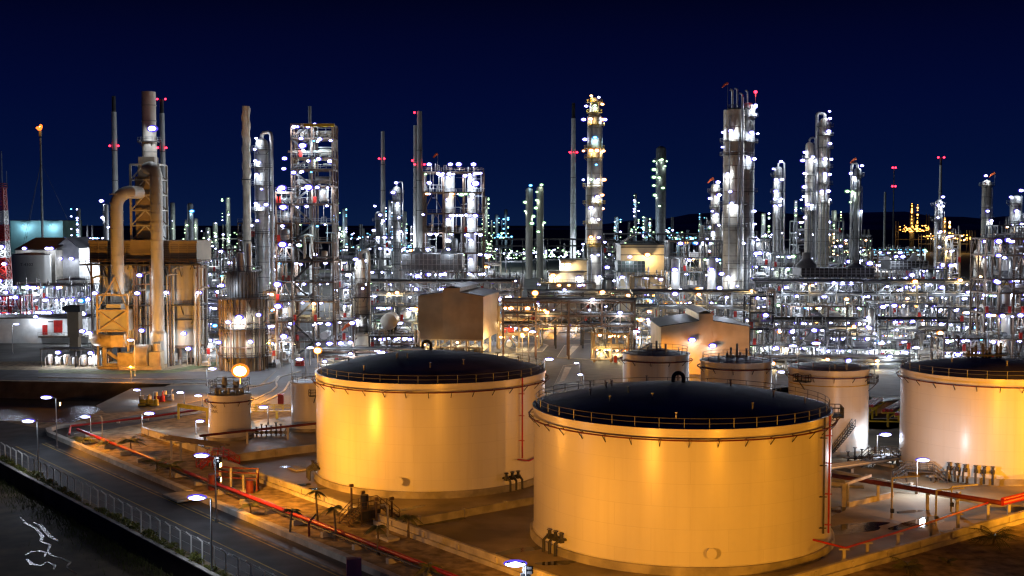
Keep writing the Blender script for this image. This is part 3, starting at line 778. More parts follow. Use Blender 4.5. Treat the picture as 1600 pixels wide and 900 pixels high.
def column(label, px, ytop, D, wpx, plats=(), lamps=(), m='insulation', secs=None, dome=True, pipe=None, sock=None, bands=True, name='process_column', cat='column', pm='grating', lk='w', lp=700, ls=None, ladder=True, seed=0):
    """plats: pixel rows; lamps: (dx px, row) offsets; secs: [(row, width px)] from the top down"""
    x = at(px, ytop, D).x; H = zt(ytop, D, px)
    t = thing(name, label, cat, (x, D, 0))
    secs = secs or [(ytop, wpx)]
    prof = []; rad = []
    for i, (yy, ww) in enumerate(secs):
        z1 = zt(yy, D, px); r = m_of(ww, D) / 2
        z0 = zt(secs[i + 1][0], D, px) if i + 1 < len(secs) else 0.0
        if i == 0:
            prof += ([(.001, z1), (r * .5, z1 - r * .12), (r * .85, z1 - r * .4), (r, z1 - r * .8)] if dome else [(.001, z1 - .3), (r * .85, z1 - .3), (r * .85, z1), (r, z1)])
        else: prof += [(r, z1 - abs(r - rad[-1][2]) * 1.2)]
        prof += [(r, z0)]
        rad.append((z0, z1, r))
    def rr(z):
        for z0, z1, r in rad:
            if z0 <= z <= z1 + .1: return r
        return rad[-1][2]
    b = MB(); b.lathe(prof[::-1], 32); b.build('shell', m, t, sharp=.5)
    if bands:
        b = MB(); z = 3.0
        while z < H - 3:
            q = rr(z) + .03; b.ring(q - .05, q + .04, z, z + .16, 28); z += 2.6 + (H > 50) * 1.8
        b.build('band', 'grey_steel' if m != 'cream_paint' else 'brown_steel', t)
    R_ = random.Random(seed + int(px))
    for yy in plats:
        z = zt(yy, D, px); q = rr(z)
        if R_.random() < .45: platform(t, q, z, 0, 2 * PI, m=pm)
        else:
            a = R_.uniform(-2.6, -.9); platform(t, q, z, a - 1.3, a + 1.3, m=pm)
    if D < 620:
        for k in range(3):
            a = R_.uniform(-2.9, -.2); q = rr(H * .3) + .55; zt1 = H * R_.uniform(.55, .98); rp = m_of(R_.choice([1.1, 1.5, 2.0]), D) / 2
            b = MB(); x_, y_ = q * math.cos(a), q * math.sin(a)
            q2 = rr(zt1) * .5
            b.tube([(x_, y_, 0), (x_, y_, zt1 - .6), (x_ * .9, y_ * .9, zt1), (q2 * math.cos(a), q2 * math.sin(a), zt1)], rp, 8); b.build('riser_pipe', R_.choice(['aluminium', 'grey_steel', 'galvanised', 'beige_steel']), t)
        for k in range(max(0, 5 - len(plats)) if H > 25 else 0):
            z = H * (.3 + .12 * k); a = R_.uniform(-2.4, -1.0); platform(t, rr(z), z, a - 1.0, a + 1.0, m=pm)
    if ladder:
        b = MB(); q = rr(H * .6) + .35
        a = R_.uniform(-2.3, -.8)
        for da in (-.13, .13): b.bar((q * math.cos(a + da / q * 2), q * math.sin(a + da / q * 2), 2), (q * math.cos(a + da / q * 2), q * math.sin(a + da / q * 2), H), .08)
        z = 2.5
        while z < H: b.bar((q * math.cos(a - .26 / q), q * math.sin(a - .26 / q), z), (q * math.cos(a + .26 / q), q * math.sin(a + .26 / q), z), .05); z += .9
        b.build('ladder', 'grey_steel', t)
    if pipe:
        for side, rp, zz in pipe:
            q = rr(H - 3); X = side * (q + rp + .35)
            b = MB(); zb = H * .12
            b.tube([(0, 0, H - .4), (0, 0, H + .9), (side * .5, -.05, H + 1.5)] + [(X - side * .8, -.1, H + 1.7), (X - side * .2, -.15, H + 1.4), (X, -.2, H + .6), (X, -.2, zb)], rp, 10)
            b.build('overhead_pipe', zz, t)
    for i, L in enumerate(lamps):
        dx, yy = L[0], L[1]; k = L[2] if len(L) > 2 else lk
        z = zt(yy, D, px); lx = m_of(dx, D); q = rr(z)
        ly = -math.sqrt(max(0, q * q - lx * lx)) - .9 if abs(lx) < q else -.4
        lamp(t, (lx, ly, z), k, (ls or m_of(3.9, D) * R_.choice([.8, 1, 1, 1.25])), lp * 1.7 if i % 2 == 0 else 0)
    if sock:
        dx, yy = sock; p = at(px + dx, yy, D); zz = p.z
        b = MB(); b.bar((p.x - x + .9, 0, H - 1), (p.x - x + .9, 0, zz + .6), .12); b.build('windsock_pole', 'grey_steel', t)
        b = MB(); L = m_of(9, D); b.tube([(p.x - x + .9, 0, zz + .5), (p.x - x + .9 - L * .55, 0, zz - .1), (p.x - x + .9 - L, 0, zz - L * .55)], [m_of(2.1, D), m_of(1.6, D), m_of(.9, D)], 8); b.build('windsock', 'orange_cloth', t)
    return t
def pairs(rows, dl, dr, k='w'): return [(dl, y, k) for y in rows] + [(dr, y + 2, k) for y in rows]
column('tall column with amber lit platforms standing alone at the centre', 929, 152, 480, 24,
       (160, 176, 196, 232, 247, 292, 318, 350, 385), [(-6, 151, 'y'), (6, 153, 'w'), (-13, 166), (12, 163, 'y'), (0, 166, 'g'), (-17, 187), (-7, 187, 'y'), (12, 187, 'y'), (16, 187), (-15, 218), (0, 216, 'c'), (-17, 236, 'y'), (-6, 236, 'y'), (3, 236, 'y'), (14, 236, 'y'), (2, 258, 'c'), (-17, 281), (-6, 281, 'g'), (5, 281), (15, 281, 'y'), (4, 308), (12, 305, 'y'), (-6, 325), (13, 326, 'y'), (-4, 342), (6, 343), (-6, 370, 'y'), (6, 371), (-4, 399), (6, 398), (8, 432)],
       'cream_paint', [(152, 15), (178, 22), (290, 26), (380, 22)], pm='yellow_paint', lp=420)
column('massive banded column right of centre, the widest in the picture', 1147, 172, 420, 30, (222, 243, 320, 355), [(-17, 207), (-18, 230), (-8, 206), (-8, 300), (-6, 318), (14, 380), (-10, 432), (4, 446), (-12, 272)], 'cream_paint', [(172, 32), (330, 33), (335, 34)], dome=False, lp=1500, sock=(-14, 132))
column('narrower silver column leaning against the massive banded column', 1169, 160, 424, 20, (183, 223, 266, 300), [(10, 165), (15, 209), (3, 208, 'w'), (8, 249), (-2, 247), (10, 180), (12, 350), (10, 330), (14, 372), (12, 400), (9, 420)], 'insulation', [(160, 21)], pipe=None, lp=1500)
column('silver column with a hooped overhead pipe left of the steel frame tower', 409, 216, 350, 20, (235, 262, 290, 330, 365), [(-6, 217), (-9, 234), (-8, 252), (-2, 255), (-6, 273), (2, 296), (-8, 318), (8, 320), (-4, 322), (-6, 345)], 'insulation', pipe=[(1, .55, 'aluminium')])
column('short lit column with a lamp crown between two chimneys', 620, 291, 450, 13, (302, 345), [(0, 286), (-5, 301), (2, 318), (4, 340), (6, 362)], 'insulation', pipe=[(1, .3, 'galvanised')], lp=600)
column('left one of two close dim columns left of centre', 827, 293, 800, 11, (), [(2, 290, 'c'), (-6, 316, 'g'), (-6, 330, 'g'), (4, 349, 'g'), (6, 338, 'g')], 'beige_steel', lp=200, bands=False)
column('right one of two close dim columns left of centre', 844, 290, 810, 11, (), [(2, 289, 'g'), (-5, 300, 'g'), (-5, 313, 'g'), (-6, 325, 'g'), (6, 348, 'g'), (-3, 362, 'g')], 'beige_steel', lp=200, bands=False)
column('distant dim twin column with green white lamps between centre and the massive column', 1033, 228, 900, 16, (250,), [(-11, 252, 'g'), (-3, 251, 'g'), (0, 250, 'g'), (8, 252, 'g'), (-11, 265, 'g'), (-11, 277, 'g'), (-4, 278, 'g'), (2, 294, 'g'), (5, 260, 'g'), (-11, 290, 'g'), (-9, 305, 'g'), (-3, 322, 'g')], 'grey_steel', lp=250, bands=False)
column('small column with a windsock just left of the massive column', 1118, 287, 430, 14, (300, 325, 350), [(2, 285), (-9, 310), (4, 305), (-6, 330), (0, 335), (4, 352), (-5, 363)], 'cream_paint', sock=(-7, 281), lp=500)
column('column with a hooped pipe and bright lamps right of the massive column', 1216, 260, 470, 13, (275, 300, 318), [(2, 253), (-8, 264), (-5, 281), (4, 281), (-5, 299), (-6, 311), (3, 311), (1, 321), (-6, 322)], 'insulation', pipe=[(1, .4, 'aluminium')], lp=500)
column('dark topped slimmer column of the tall pair at the right', 1265, 222, 460, 12, (248, 275, 300, 330), [(-8, 238), (-11, 251), (3, 246), (8, 252), (-8, 271), (-8, 292), (-9, 307), (-4, 320), (2, 321), (-6, 340)], 'cream_paint', pipe=[(1, .35, 'galvanised')], lp=500)
column('tallest column of the right half with a bent overhead pipe', 1289, 184, 460, 17, (198, 212, 232, 262, 288, 318), [(4, 175), (5, 186), (3, 206), (6, 225), (-2, 249), (10, 249), (-2, 272), (6, 273), (-6, 299), (4, 299), (9, 312)], 'cream_paint', pipe=[(-1, .6, 'aluminium')], lp=500)
column('pair of thin columns with a windsock between the tall pair and the far mast', 1340, 262, 450, 11, (275, 300), [(6, 259), (-11, 271), (-6, 278), (-16, 299, 'g'), (-8, 300, 'g'), (-11, 316, 'g'), (5, 330)], 'grey_steel', pipe=[(-1, .5, 'galvanised')], sock=(-6, 250), lp=500)
column('slim bright column with stacked platforms in front of the beacon chimney', 1467, 312, 420, 12, (322, 345, 375, 400), [(3, 308), (-4, 321), (3, 322), (-4, 340), (0, 362), (-2, 386), (-4, 418), (3, 420)], 'insulation', lp=600)
column('plain pale column with a windsock near the right edge', 1542, 281, 500, 14, (290, 340), [(-5, 275), (-2, 330), (5, 345)], 'cream_paint', sock=(9, 272), lp=500)
column('broad topped column with two lamps at the right edge', 1588, 305, 430, 18, (318, 350), [(2, 298), (-9, 308), (-4, 330), (-8, 352), (4, 350)], 'insulation', lp=700)
column('near slim column with a dark cap platform among the right hand pipe racks', 1362, 480, 330, 11, (478, 540), [(-6, 496), (-5, 512), (2, 520), (6, 536)], 'insulation', lp=900)
column('stepped beige vessel column with an arched pipe left of the brown shed', 563, 402, 331, 17, (442, 465, 518), [(-6, 405), (-8, 497), (-4, 499), (5, 450), (-4, 412)], 'cream_paint', [(402, 15), (445, 19), (518, 27)], pipe=[(1, .55, 'beige_steel')], lp=900, dome=True)
column('stubby yellowish drum column near the right steel frame', 1531, 388, 400, 17, (420,), [(-6, 400, 'y'), (-3, 432, 'y'), (5, 402)], 'cream_paint', lp=400)
column('thin lit column behind the left part of the air coolers', 592, 330, 520, 12, (345,), [(-6, 322), (3, 336), (6, 345), (-8, 360), (0, 371)], 'grey_steel', lp=400)
column('dim thin column behind the heater on its right', 297, 317, 620, 9, (), [(4, 330, 'c'), (-4, 352, 'g')], 'grey_steel', lp=300, bands=False)
column('white topped column with a lamp left of the heater ducts', 165, 318, 620, 8, (), [(-6, 314), (4, 355), (-4, 340)], 'insulation', lp=400, bands=False)
# pipes and vents on the head of the massive column
c8 = thing('vent_cluster', 'vent pipes and a red beacon crowning the massive banded column', 'vent pipes', (at(1155, 160, 420).x, 420, zt(172, 420)))
b = MB()
for dx, top, w in ((-2.6, 6.2, .42), (-1.0, 6.6, .3), (.7, 5, .3), (2.6, 6, .22)):
    b.tube([(dx, -1.5, -4), (dx, -1.5, top), (dx - .3, -1.5, top + .5), (dx - .9, -1.5, top + .6)], w, 8)
b.tube([(.3, -4.4, -58), (.3, -4.4, 4)], .45, 8); b.tube([(-.8, -4.3, -58), (-.8, -4.3, -8)], .3, 8)
b.build('vent_pipe', 'aluminium', c8)
b = MB(); b.ring(1, 4.2, .3, .5, 20); b.rail([(4 * math.cos(i * PI / 6), 4 * math.sin(i * PI / 6), .5) for i in range(13)], 1.2, .1, 2); b.build('platform', 'grating', c8)
lamp(c8, (5.6, 0, 6.2), 'r', 1.2, 600); lamp(c8, (5.2, -1, 1.0), 'w', 1.1, 800)
b = MB(); b.bar((5.6, 0, 0), (5.6, 0, 6), .15); b.bar((5.2, -.6, 0), (3.8, 0, 0), .2); b.build('beacon_mast', 'grey_steel', c8)

# ================================================================== the fired heater at the left
D0 = 305.0
hx = at(222, 500, D0).x
def hX(px, D=D0): return at(px, 450, D).x - hx
def hZ(py, D=D0): return zt(py, D, 222)
t = thing('fired_heater', 'huge orange lit fired heater with two round cells and a tall stack', 'fired heater', (hx, D0, 0))
for a, c in ((138, 206), (238, 306)):
    cx_ = (hX(a) + hX(c)) / 2; r = (hX(c) - hX(a)) / 2
    b = MB(); zb, z1 = 5.0, hZ(414)
    b.lathe([(r, zb), (r, z1), (r * .9, z1 + .6), (.01, z1 + .6)], 40, (cx_, 8 + r * .4, 0))
    for i in range(14):
        aa = 2 * PI * i / 14; b.box(cx_ + (r + .12) * math.cos(aa), 8 + r * .4 + (r + .12) * math.sin(aa), (zb + z1) / 2, .4, .4, z1 - zb, aa)
    for z in (9, 14, 19): b.ring(r, r + .15, z, z + .3, 40, c=(cx_, 8 + r * .4))
    b.build('radiant_cell', 'beige_steel', t)
    b = MB()
    for i in range(12):
        aa = 2 * PI * i / 12; b.cyl(cx_ + r * .9 * math.cos(aa), 8 + r * .4 + r * .9 * math.sin(aa), 0, 5, .3, 8)
    b.ring(r * .2, r + .2, 4.4, 5, 32, c=(cx_, 8 + r * .4)); b.build('leg', 'brown_steel', t)
    for z in (zb + 6.5, z1 - .2):
        o = platform(t, r, z); o.location = (cx_, 8 + r * .4, 0)
b = MB(); x0, x1 = hX(130), hX(300); z0, z1 = hZ(412), hZ(377)
b.bb(x0, x1, 5, 20, z0, z1)
for i in range(1, 12): b.bb(x0 + (x1 - x0) * i / 12 - .12, x0 + (x1 - x0) * i / 12 + .12, 4.8, 5, z0, z1)
b.bb(x0 - .2, x1 + .2, 4.75, 20.2, z1 - .5, z1 + .1)
b.build('convection_box', 'brown_cladding', t)
b = MB(); a0, a1, c0, c1 = hX(196), hX(238), hX(206), hX(230); zA, zB, zC = hZ(414), hZ(377), hZ(330)
vs = [(a0, 4.2, zB), (a1, 4.2, zB), (a1, 4.2, zA + 2), (a0, 4.2, zA + 2), (c0, 4.2, zA - 1), (c1, 4.2, zA - 1), (a0, 5, zB), (a1, 5, zB), (a1, 5, zA + 2), (a0, 5, zA + 2)]
b.bb(a0, a1, 4.2, 5.2, zA + .5, zB + .3)
b.build('hopper', 'brown_cladding', t)
b = MB(); x0, x1 = hX(195), hX(240); z0, z1 = zB, hZ(255)                 # braced tower under the stack
for X in (x0, x1):
    for Y in (6, 13): b.bar((X, Y, z0), (X, Y, z1), .5)
nlev = 5
for i in range(nlev + 1):
    z = z0 + (z1 - z0) * i / nlev
    for Y in (6, 13): b.bar((x0, Y, z), (x1, Y, z), .35)
    for X in (x0, x1): b.bar((X, 6, z), (X, 13, z), .35)
    if i < nlev:
        zz = z + (z1 - z0) / nlev; xm = (x0 + x1) / 2
        for Y in (6, 13): b.bar((x0, Y, z), (xm, Y, zz), .28); b.bar((x1, Y, z), (xm, Y, zz), .28)
b.build('tower_frame', 'beige_steel', t)
b = MB(); b.bb(x0 + .8, x1 - .8, 7, 12, z0, z1 - 3); b.bb(x0 + 1.6, x1 - 1.6, 7.5, 11.5, z1 - 3, z1 + 2); b.build('flue_box', 'brown_cladding', t)
b = MB(); r = m_of(11, D0); b.lathe([(r * 1.05, z1 - 1), (r * 1.05, hZ(215)), (r, hZ(213)), (r, hZ(137)), (r * .86, hZ(137)), (r * .86, hZ(140))], 32, ((x0 + x1) / 2 + .3, 9.5, 0))
b.build('stack', 'cream_paint', t)
b = MB()
for yy in (160, 185, 235): b.ring(r, r + .12, hZ(yy), hZ(yy) + .3, 32, c=((x0 + x1) / 2 + .3, 9.5))
b.build('stack_band', 'beige_steel', t)
o = platform(t, r, hZ(218)); o.location = ((x0 + x1) / 2 + .3, 9.5, 0)
lamp(t, (hX(235), 4, hZ(199)), 'w', 1.5, 1100)
def arcp(cx_, cz, q, a0, a1, n=7, y=0): return [(cx_ + q * math.cos(a0 + (a1 - a0) * i / n), y, cz + q * math.sin(a0 + (a1 - a0) * i / n)) for i in range(n + 1)]
for yy, pa, pb, yf in ((413, 122, 313, 1.2), (477, 136, 311, 2.4)):                # long dark galleries across the front
    z = hZ(yy); xa_, xb_ = hX(pa), hX(pb); b = MB(); b.bb(xa_, xb_, yf, 9, z - .35, z)
    for i in range(8): x = xa_ + (xb_ - xa_) * (i + .5) / 8; b.bar((x, yf, z - .3), (x, yf + 3, z - 3.2), .25)
    o = b.build('gallery', 'dark_steel', t)
    b = MB(); b.rail([(xa_, yf, z), (xb_, yf, z)], 1.15, .09, 1.6); b.build('railing', 'brown_steel', o)
b = MB(); rr_ = random.Random(77)
for px_ in (140, 153, 208, 214, 222, 229, 260, 266, 297, 303, 309):
    x = hX(px_) + rr_.uniform(-.3, .3); y = rr_.uniform(1.0, 3.4); zz_ = hZ(rr_.uniform(415, 500)); b.tube([(x, y, 0), (x, y, zz_), (x + .8, y + .6, zz_ + .5), (x + 2, y + 2, zz_ + .5)], rr_.uniform(.12, .32), 8)
b.build('riser_pipe', 'beige_steel', t)
b = MB()
for px_ in (139, 206, 210, 232, 262, 306):
    for y in (2.0, 9): b.bar((hX(px_), y, 0), (hX(px_), y, hZ(412)), .42)
for yy in (445, 510, 545): b.bar((hX(206), 2, hZ(yy)), (hX(262), 2, hZ(yy)), .3)
b.build('column_frame', 'brown_steel', t)
b = MB()
for i in range(1, 12):
    z = hZ(412) + (hZ(377) - hZ(412)) * i / 12; b.bb(hX(130), hX(300), 4.93, 5.0, z - .04, z + .04)
b.build('cladding_seam', 'dark_steel', t)
rd = m_of(10, D0); xl = hX(184); q = 3.6
b = MB(); zt_ = hZ(300)
b.tube([(xl, 0, hZ(462)), (xl, 0, zt_ - q)] + arcp(xl + q, zt_ - q, q, PI, PI / 2, 8)[1:] + [(hX(200), 1.5, zt_), (hX(212), 5, zt_)], rd, 24); 
for i in range(12): z = hZ(455) + i * 2.2; b.ring(rd, rd + .1, z, z + .2, 24, c=(xl, 0))
b.build('duct', 'beige_steel', t, sharp=.9)
xr = hX(246.5); b = MB(); rd2 = m_of(9.5, D0); zt2 = hZ(261)
b.tube([(xr, 0, hZ(530)), (xr, 0, zt2 - 2.2)] + [(xr - .3, .1, zt2 - .8), (xr - 1.2, .3, zt2 - .1), (hX(234), 2, zt2), (hX(222), 6, zt2)], rd2, 24)
for i in range(18): z = hZ(520) + i * 2.3; b.ring(rd2, rd2 + .1, z, z + .2, 24, c=(xr, 0))
b.build('duct', 'beige_steel', t, sharp=.9)
b = MB(); b.cyl(xr, 0, hZ(575), hZ(520), rd2 * 1.3, 20); b.cyl(xr, 0, hZ(522), hZ(516), rd2 * 1.3, 20, rd2); b.build('duct_base', 'beige_steel', t)
b = MB(); x0, x1 = hX(157), hX(204); z0, z1 = hZ(516), hZ(484)                  # fan house under the left duct
b.bb(x0 + .3, x1 - .3, -2.2, 3, z0, z1); b.bb(x0 + 2, x1 - 2, -1.8, 2.4, z1, z1 + 1.5); b.build('fan_house', 'beige_steel', t)
b = MB()
for X in (x0, x1):
    for Y in (-2.6, 3.4): b.bar((X, Y, 0), (X, Y, hZ(460)), .45)
for z in (z0, z1, hZ(460)):
    for Y in (-2.6, 3.4): b.bar((x0, Y, z), (x1, Y, z), .4)
b.bar((x0, -2.7, z0), (x1, -2.7, z1), .3); b.bar((x1, -2.7, z0), (x0, -2.7, z1), .3)
b.bar((x0, -2.7, z1), (xl, -2.2, hZ(432)), .3); b.bar((x1, -2.7, z1), (xl, -2.2, hZ(432)), .3)
b.build('fan_frame', 'amber_steel', t)
b = MB(); xa = hX(150); xb = hX(202)
b.tube([(xa - 1, 2, hZ(528)), (xa + .5, -1.5, hZ(529)), (xa + 3, -3.2, hZ(531)), (hX(180), -3.5, hZ(531)), (xb, -3.2, hZ(528))], 1.65, 18); b.bb(hX(182), xb, -5.2, -1.5, hZ(539), hZ(521)); b.build('air_duct', 'amber_steel', t)
b = MB(); vx = hX(229); vz = hZ(555)                                   # volute fan
b.lathe([(.01, -1.7), (3.1, -1.7), (3.1, 1.7), (.01, 1.7)], 28, (vx, -3.5, vz), axis='x'); b.bb(vx - 5.2, vx + 5.2, -6.2, -1, 0, hZ(568)); b.bb(vx - 6, vx - 2, -5, -2, hZ(572), hZ(548)); b.bb(vx + 2, vx + 4.8, -5.5, -2, hZ(569), hZ(546))
b.cyl(vx + 3.5, -3.6, hZ(548), hZ(534), 1.0, 14); b.build('fan', 'amber_steel', t)
b = MB(); b.bb(hX(160), hX(199), -4, 4, 0, .6); b.bar((hX(168), -3, 0), (hX(168), -3, hZ(541)), .8); b.bar((hX(173), -3, hZ(548)), (hX(190), -3, hZ(560)), .7); b.bb(hX(170), hX(196), -2.5, 3, hZ(572), hZ(566)); b.build('fan_base', 'amber_steel', t)
for px_, py_, k, p_ in ((150, 458, 'w', 350), (216, 458, 'w', 350), (257, 458, 'w', 350), (283, 522, 'w', 800), (222, 516, 'w', 500), (308, 458, 'w', 350), (290, 546, 'w', 400), (140, 520, 'w', 400), (129, 517, 'w', 300), (220, 430, 'w', 300)):
    lamp(t, (hX(px_), -.8 if px_ < 240 else 1.8, hZ(py_)), k, .95, p_)

# the round furnace in front of the frame tower
D1 = 300.0; fx = at(380, 500, D1).x
t = thing('round_furnace', 'dark ribbed round furnace lit orange at its foot, left of the steel frame tower', 'furnace', (fx, D1, 0))
fz = lambda py: zt(py, D1, 380)
r1, r2 = m_of(31, D1), m_of(23, D1)
b = MB(); b.lathe([(r1, fz(590)), (r1, fz(466)), (.01, fz(466))], 36)
for i in range(20):
    a = 2 * PI * i / 20; b.box((r1 + .1) * math.cos(a), (r1 + .1) * math.sin(a), (fz(590) + fz(466)) / 2, .3, .25, fz(466) - fz(590), a)
b.build('lower_shell', 'brown_cladding', t)
b = MB(); b.lathe([(r2, fz(466)), (r2, fz(424)), (.01, fz(424))], 30)
for i in range(30):
    a = 2 * PI * i / 30; b.box((r2 + .08) * math.cos(a), (r2 + .08) * math.sin(a), (fz(464) + fz(424)) / 2, .22, .2, fz(424) - fz(464), a)
b.build('upper_shell', 'grey_steel', t)
b = MB(); b.cyl(-.5, 0, fz(424), fz(395), 1.1, 14, .9); b.cyl(1.6, 0, fz(424), fz(380), .7, 12); b.cyl(-2.2, .5, fz(424), fz(404), .5, 10); b.build('flue', 'insulation', t)
for yy, q, w in ((466, r1, 1.5), (512, r1, 1.4), (423, r2, 1.2), (556, r1, 1.2)): platform(t, q, fz(yy), m='dark_steel', w=w)
b = MB()
for i in (0, 2, 3, 6, 8):
    a = -PI * (i + .5) / 9; q = r1 + .55
    b.tube([(q * math.cos(a), q * math.sin(a), 0), (q * math.cos(a), q * math.sin(a), fz(468 + 12 * (i % 3)))], .16, 6)
b.build('riser_pipe', 'amber_steel', t)
b = MB()
for z in (3.5, 8.5, 14.5): b.rail([((r1 + 1.3) * math.cos(a_), (r1 + 1.3) * math.sin(a_), z) for a_ in [-PI * i / 12 for i in range(13)]], 1.1, .09, 1.2)
b.build('railing', 'brown_steel', t)
b = MB()
for i in range(10):
    a = 2 * PI * i / 10; b.bar(((r1 + 1) * math.cos(a), (r1 + 1) * math.sin(a), 0), ((r1 + 1) * math.cos(a), (r1 + 1) * math.sin(a), fz(466)), .3)
    for z in (6, 12, 18): 
        a2 = a + 2 * PI / 10; b.bar(((r1 + 1) * math.cos(a), (r1 + 1) * math.sin(a), z), ((r1 + 1) * math.cos(a2), (r1 + 1) * math.sin(a2), z), .22)
b.build('outer_frame', 'brown_steel', t)
for px_, py_, p_ in ((383, 493, 2500), (351, 531, 1800), (357, 444, 900), (413, 489, 900), (400, 530, 900), (366, 500, 700)):
    lamp(t, (m_of(px_ - 380, D1), -r1 - 1.6, fz(py_)), 'w', 1.2 if p_ > 2000 else .85, p_)
# ================================================================== process units: steel frames full of vessels and pipes
def frame_unit(label, px0, px1, ytop, D, dep=10.0, seed=1, lev=None, nb=None, m='brown_steel', style='mixed', nl=14, lp=600, lk='w', warm=0.0, name='process_unit', cat='process unit', front=None, lamps=(), deck=.6, pipes=5, vess=1.0, red=2, top=True, ls=1.0, diag='x', ntube=26):
    r = random.Random(seed)
    a, c = at(px0, ytop, D), at(px1, ytop, D)
    W = c.x - a.x; H = a.z
    t = thing(name, label, cat, ((a.x + c.x) / 2, D, 0))
    if lev: zs = sorted(zt(y, D, (px0 + px1) / 2) for y in lev)
    else:
        k = max(2, round(H / 4.6)); zs = [H * (i + 1) / k for i in range(k)]
    if zs[-1] < H - 1: zs.append(H)
    nbx = nb or max(1, round(W / 5.5)); nby = max(1, round(dep / 6))
    X = [-W / 2 + W * i / nbx for i in range(nbx + 1)]; Y = [dep * j / nby for j in range(nby + 1)]
    cw = .42 if D < 400 else .5
    b = MB()
    for x in X:
        for y in Y: b.box(x, y, H / 2, cw, cw, H)
    zz = [0] + zs
    for z in zs:
        for y in Y: b.box(0, y, z - .2, W, cw * .7, .42)
        for x in X: b.box(x, dep / 2, z - .22, cw * .6, dep, .38)
    for z0, z1 in zip(zz, zz[1:]):
        for i in range(nbx):
            if diag == 'zig':
                pass
            elif r.random() < .4:
                xm = (X[i] + X[i + 1]) / 2; y = r.choice([0, dep])
                b.bar((X[i], y, z0), (xm, y, z1 - .3), .22); b.bar((X[i + 1], y, z0), (xm, y, z1 - .3), .22)
        for x in (X[0], X[-1]):
            for j in range(nby):
                ym = (Y[j] + Y[j + 1]) / 2
                if r.random() < .7: b.bar((x, Y[j], z0), (x, ym, z1 - .3), .22); b.bar((x, Y[j + 1], z0), (x, ym, z1 - .3), .22)
    b.build('frame', m, t)
    if diag == 'zig':
        b = MB()
        for k, (z0, z1) in enumerate(zip(zz, zz[1:])):
            i = 0; p = (X[i], -.35, z0), (X[i + 1], -.35, z1 - .3)
            if k % 2: p = (X[i + 1], -.35, z0), (X[i], -.35, z1 - .3)
            b.bar(p[0], p[1], .5)
        b.build('brace', 'dark_steel', t)
    bz = [(zs[i - 1] if i else 0.0, zs[i]) for i in range(len(zs))]
    # decks with handrails
    for li, z in enumerate(zs):
        if r.random() > deck and not (li == len(zs) - 1): continue
        if li == len(zs) - 1 and not top: continue
        d = MB(); i0 = 0 if r.random() < .7 else r.randrange(nbx); i1 = nbx if i0 == 0 else nbx
        d.bb(X[i0], X[i1], -.9, dep, z + .0, z + .08)
        o = d.build('platform', 'grating', t)
        q = MB(); q.rail([(X[i0], -.9, z + .08), (X[i1], -.9, z + .08)], 1.1, .08, 1.6)
        if r.random() < .6: q.rail([(X[i1], -.9, z + .08), (X[i1], dep, z + .08)], 1.1, .08, 2)
        q.build('railing', r.choice(['grey_steel', 'galvanised', 'brown_steel']), o)
    # vessels in the bays
    for z0, z1 in bz:
        h = z1 - z0 - .6
        for i in range(nbx):
            if r.random() > .62 * vess: continue
            xm = (X[i] + X[i + 1]) / 2; bw = X[i + 1] - X[i]
            k = r.random(); v = MB(); y = r.uniform(1.5, min(dep * .6, 6))
            mm = r.choice(['insulation', 'insulation', 'aluminium', 'cream_paint', 'grey_steel', 'white_paint'])
            if k < .42:
                rad = min(bw * .3, r.uniform(.6, 1.5)); v.drum(xm, y, z0 + .3, z0 + max(1.5, h * r.uniform(.6, 1)), rad, 16)
                v.build('drum', mm, t)
            elif k < .72:
                rad = min(h * .28, r.uniform(.5, 1.1)); L = bw * r.uniform(.35, .48)
                v.hdrum(xm - L, xm + L, y, z0 + rad + .5, rad, 14)
                v.box(xm - L * .6, y, z0 + .35, .3, rad * 1.6, .8); v.box(xm + L * .6, y, z0 + .35, .3, rad * 1.6, .8)
                v.build('drum', mm, t)
            elif k < .88:
                rad = min(h * .26, r.uniform(.6, 1.1)); L = min(dep * .45, 4)
                v.hdrum(.5, .5 + 2 * L, xm, z0 + rad + .5, rad, 14, axis='y')
                v.lathe([(.01, .3), (rad * 1.15, .3), (rad * 1.15, .55), (.01, .55)], 14, (xm, 0, z0 + rad + .5), axis='y')
                v.build('heat_exchanger', mm, t)
            else:
                v.box(xm, y, z0 + .8, bw * .5, 1.4, 1.4); v.cyl(xm, y, z0 + 1.5, z0 + 2.3, .3, 10); v.build('pump', r.choice(['grey_steel', 'white_paint', 'red_paint']), t)
    # big pipes, each with bends
    for k in range(pipes):
        li = r.randrange(len(zs)); z0 = bz[li][0] + r.uniform(.6, 2.0); y = r.uniform(-.8, 2.5); rad = r.uniform(.16, .42)
        x0, x1 = sorted(r.sample([-W / 2 - 1] + X[1:] + [W / 2 + 1], 2)) if len(X) > 2 else (-W / 2, W / 2)
        zt1 = min(H + 1.5, z0 + r.uniform(2, 8)); p = MB()
        if r.random() < .5: pts = [(x0, y, z0), (x1 - .4, y, z0), (x1, y, z0 + .4), (x1, y, zt1)]
        else:
            xm = r.uniform(-W / 2, W / 2); pts = [(xm, y, z0), (xm, y, zt1 - .5), (xm + .15, y, zt1 - .1), (xm + .6, y, zt1), (xm + 1.5, y, zt1), (xm + 1.9, y, zt1 - .4), (xm + 2, y, z0 + 1)]
        p.tube(pts, rad, 9)
        p.build('pipe', r.choice(['aluminium', 'insulation', 'galvanised', 'beige_steel', 'cream_paint']), t)
    # the small pipework nobody could count
    pw = MB()
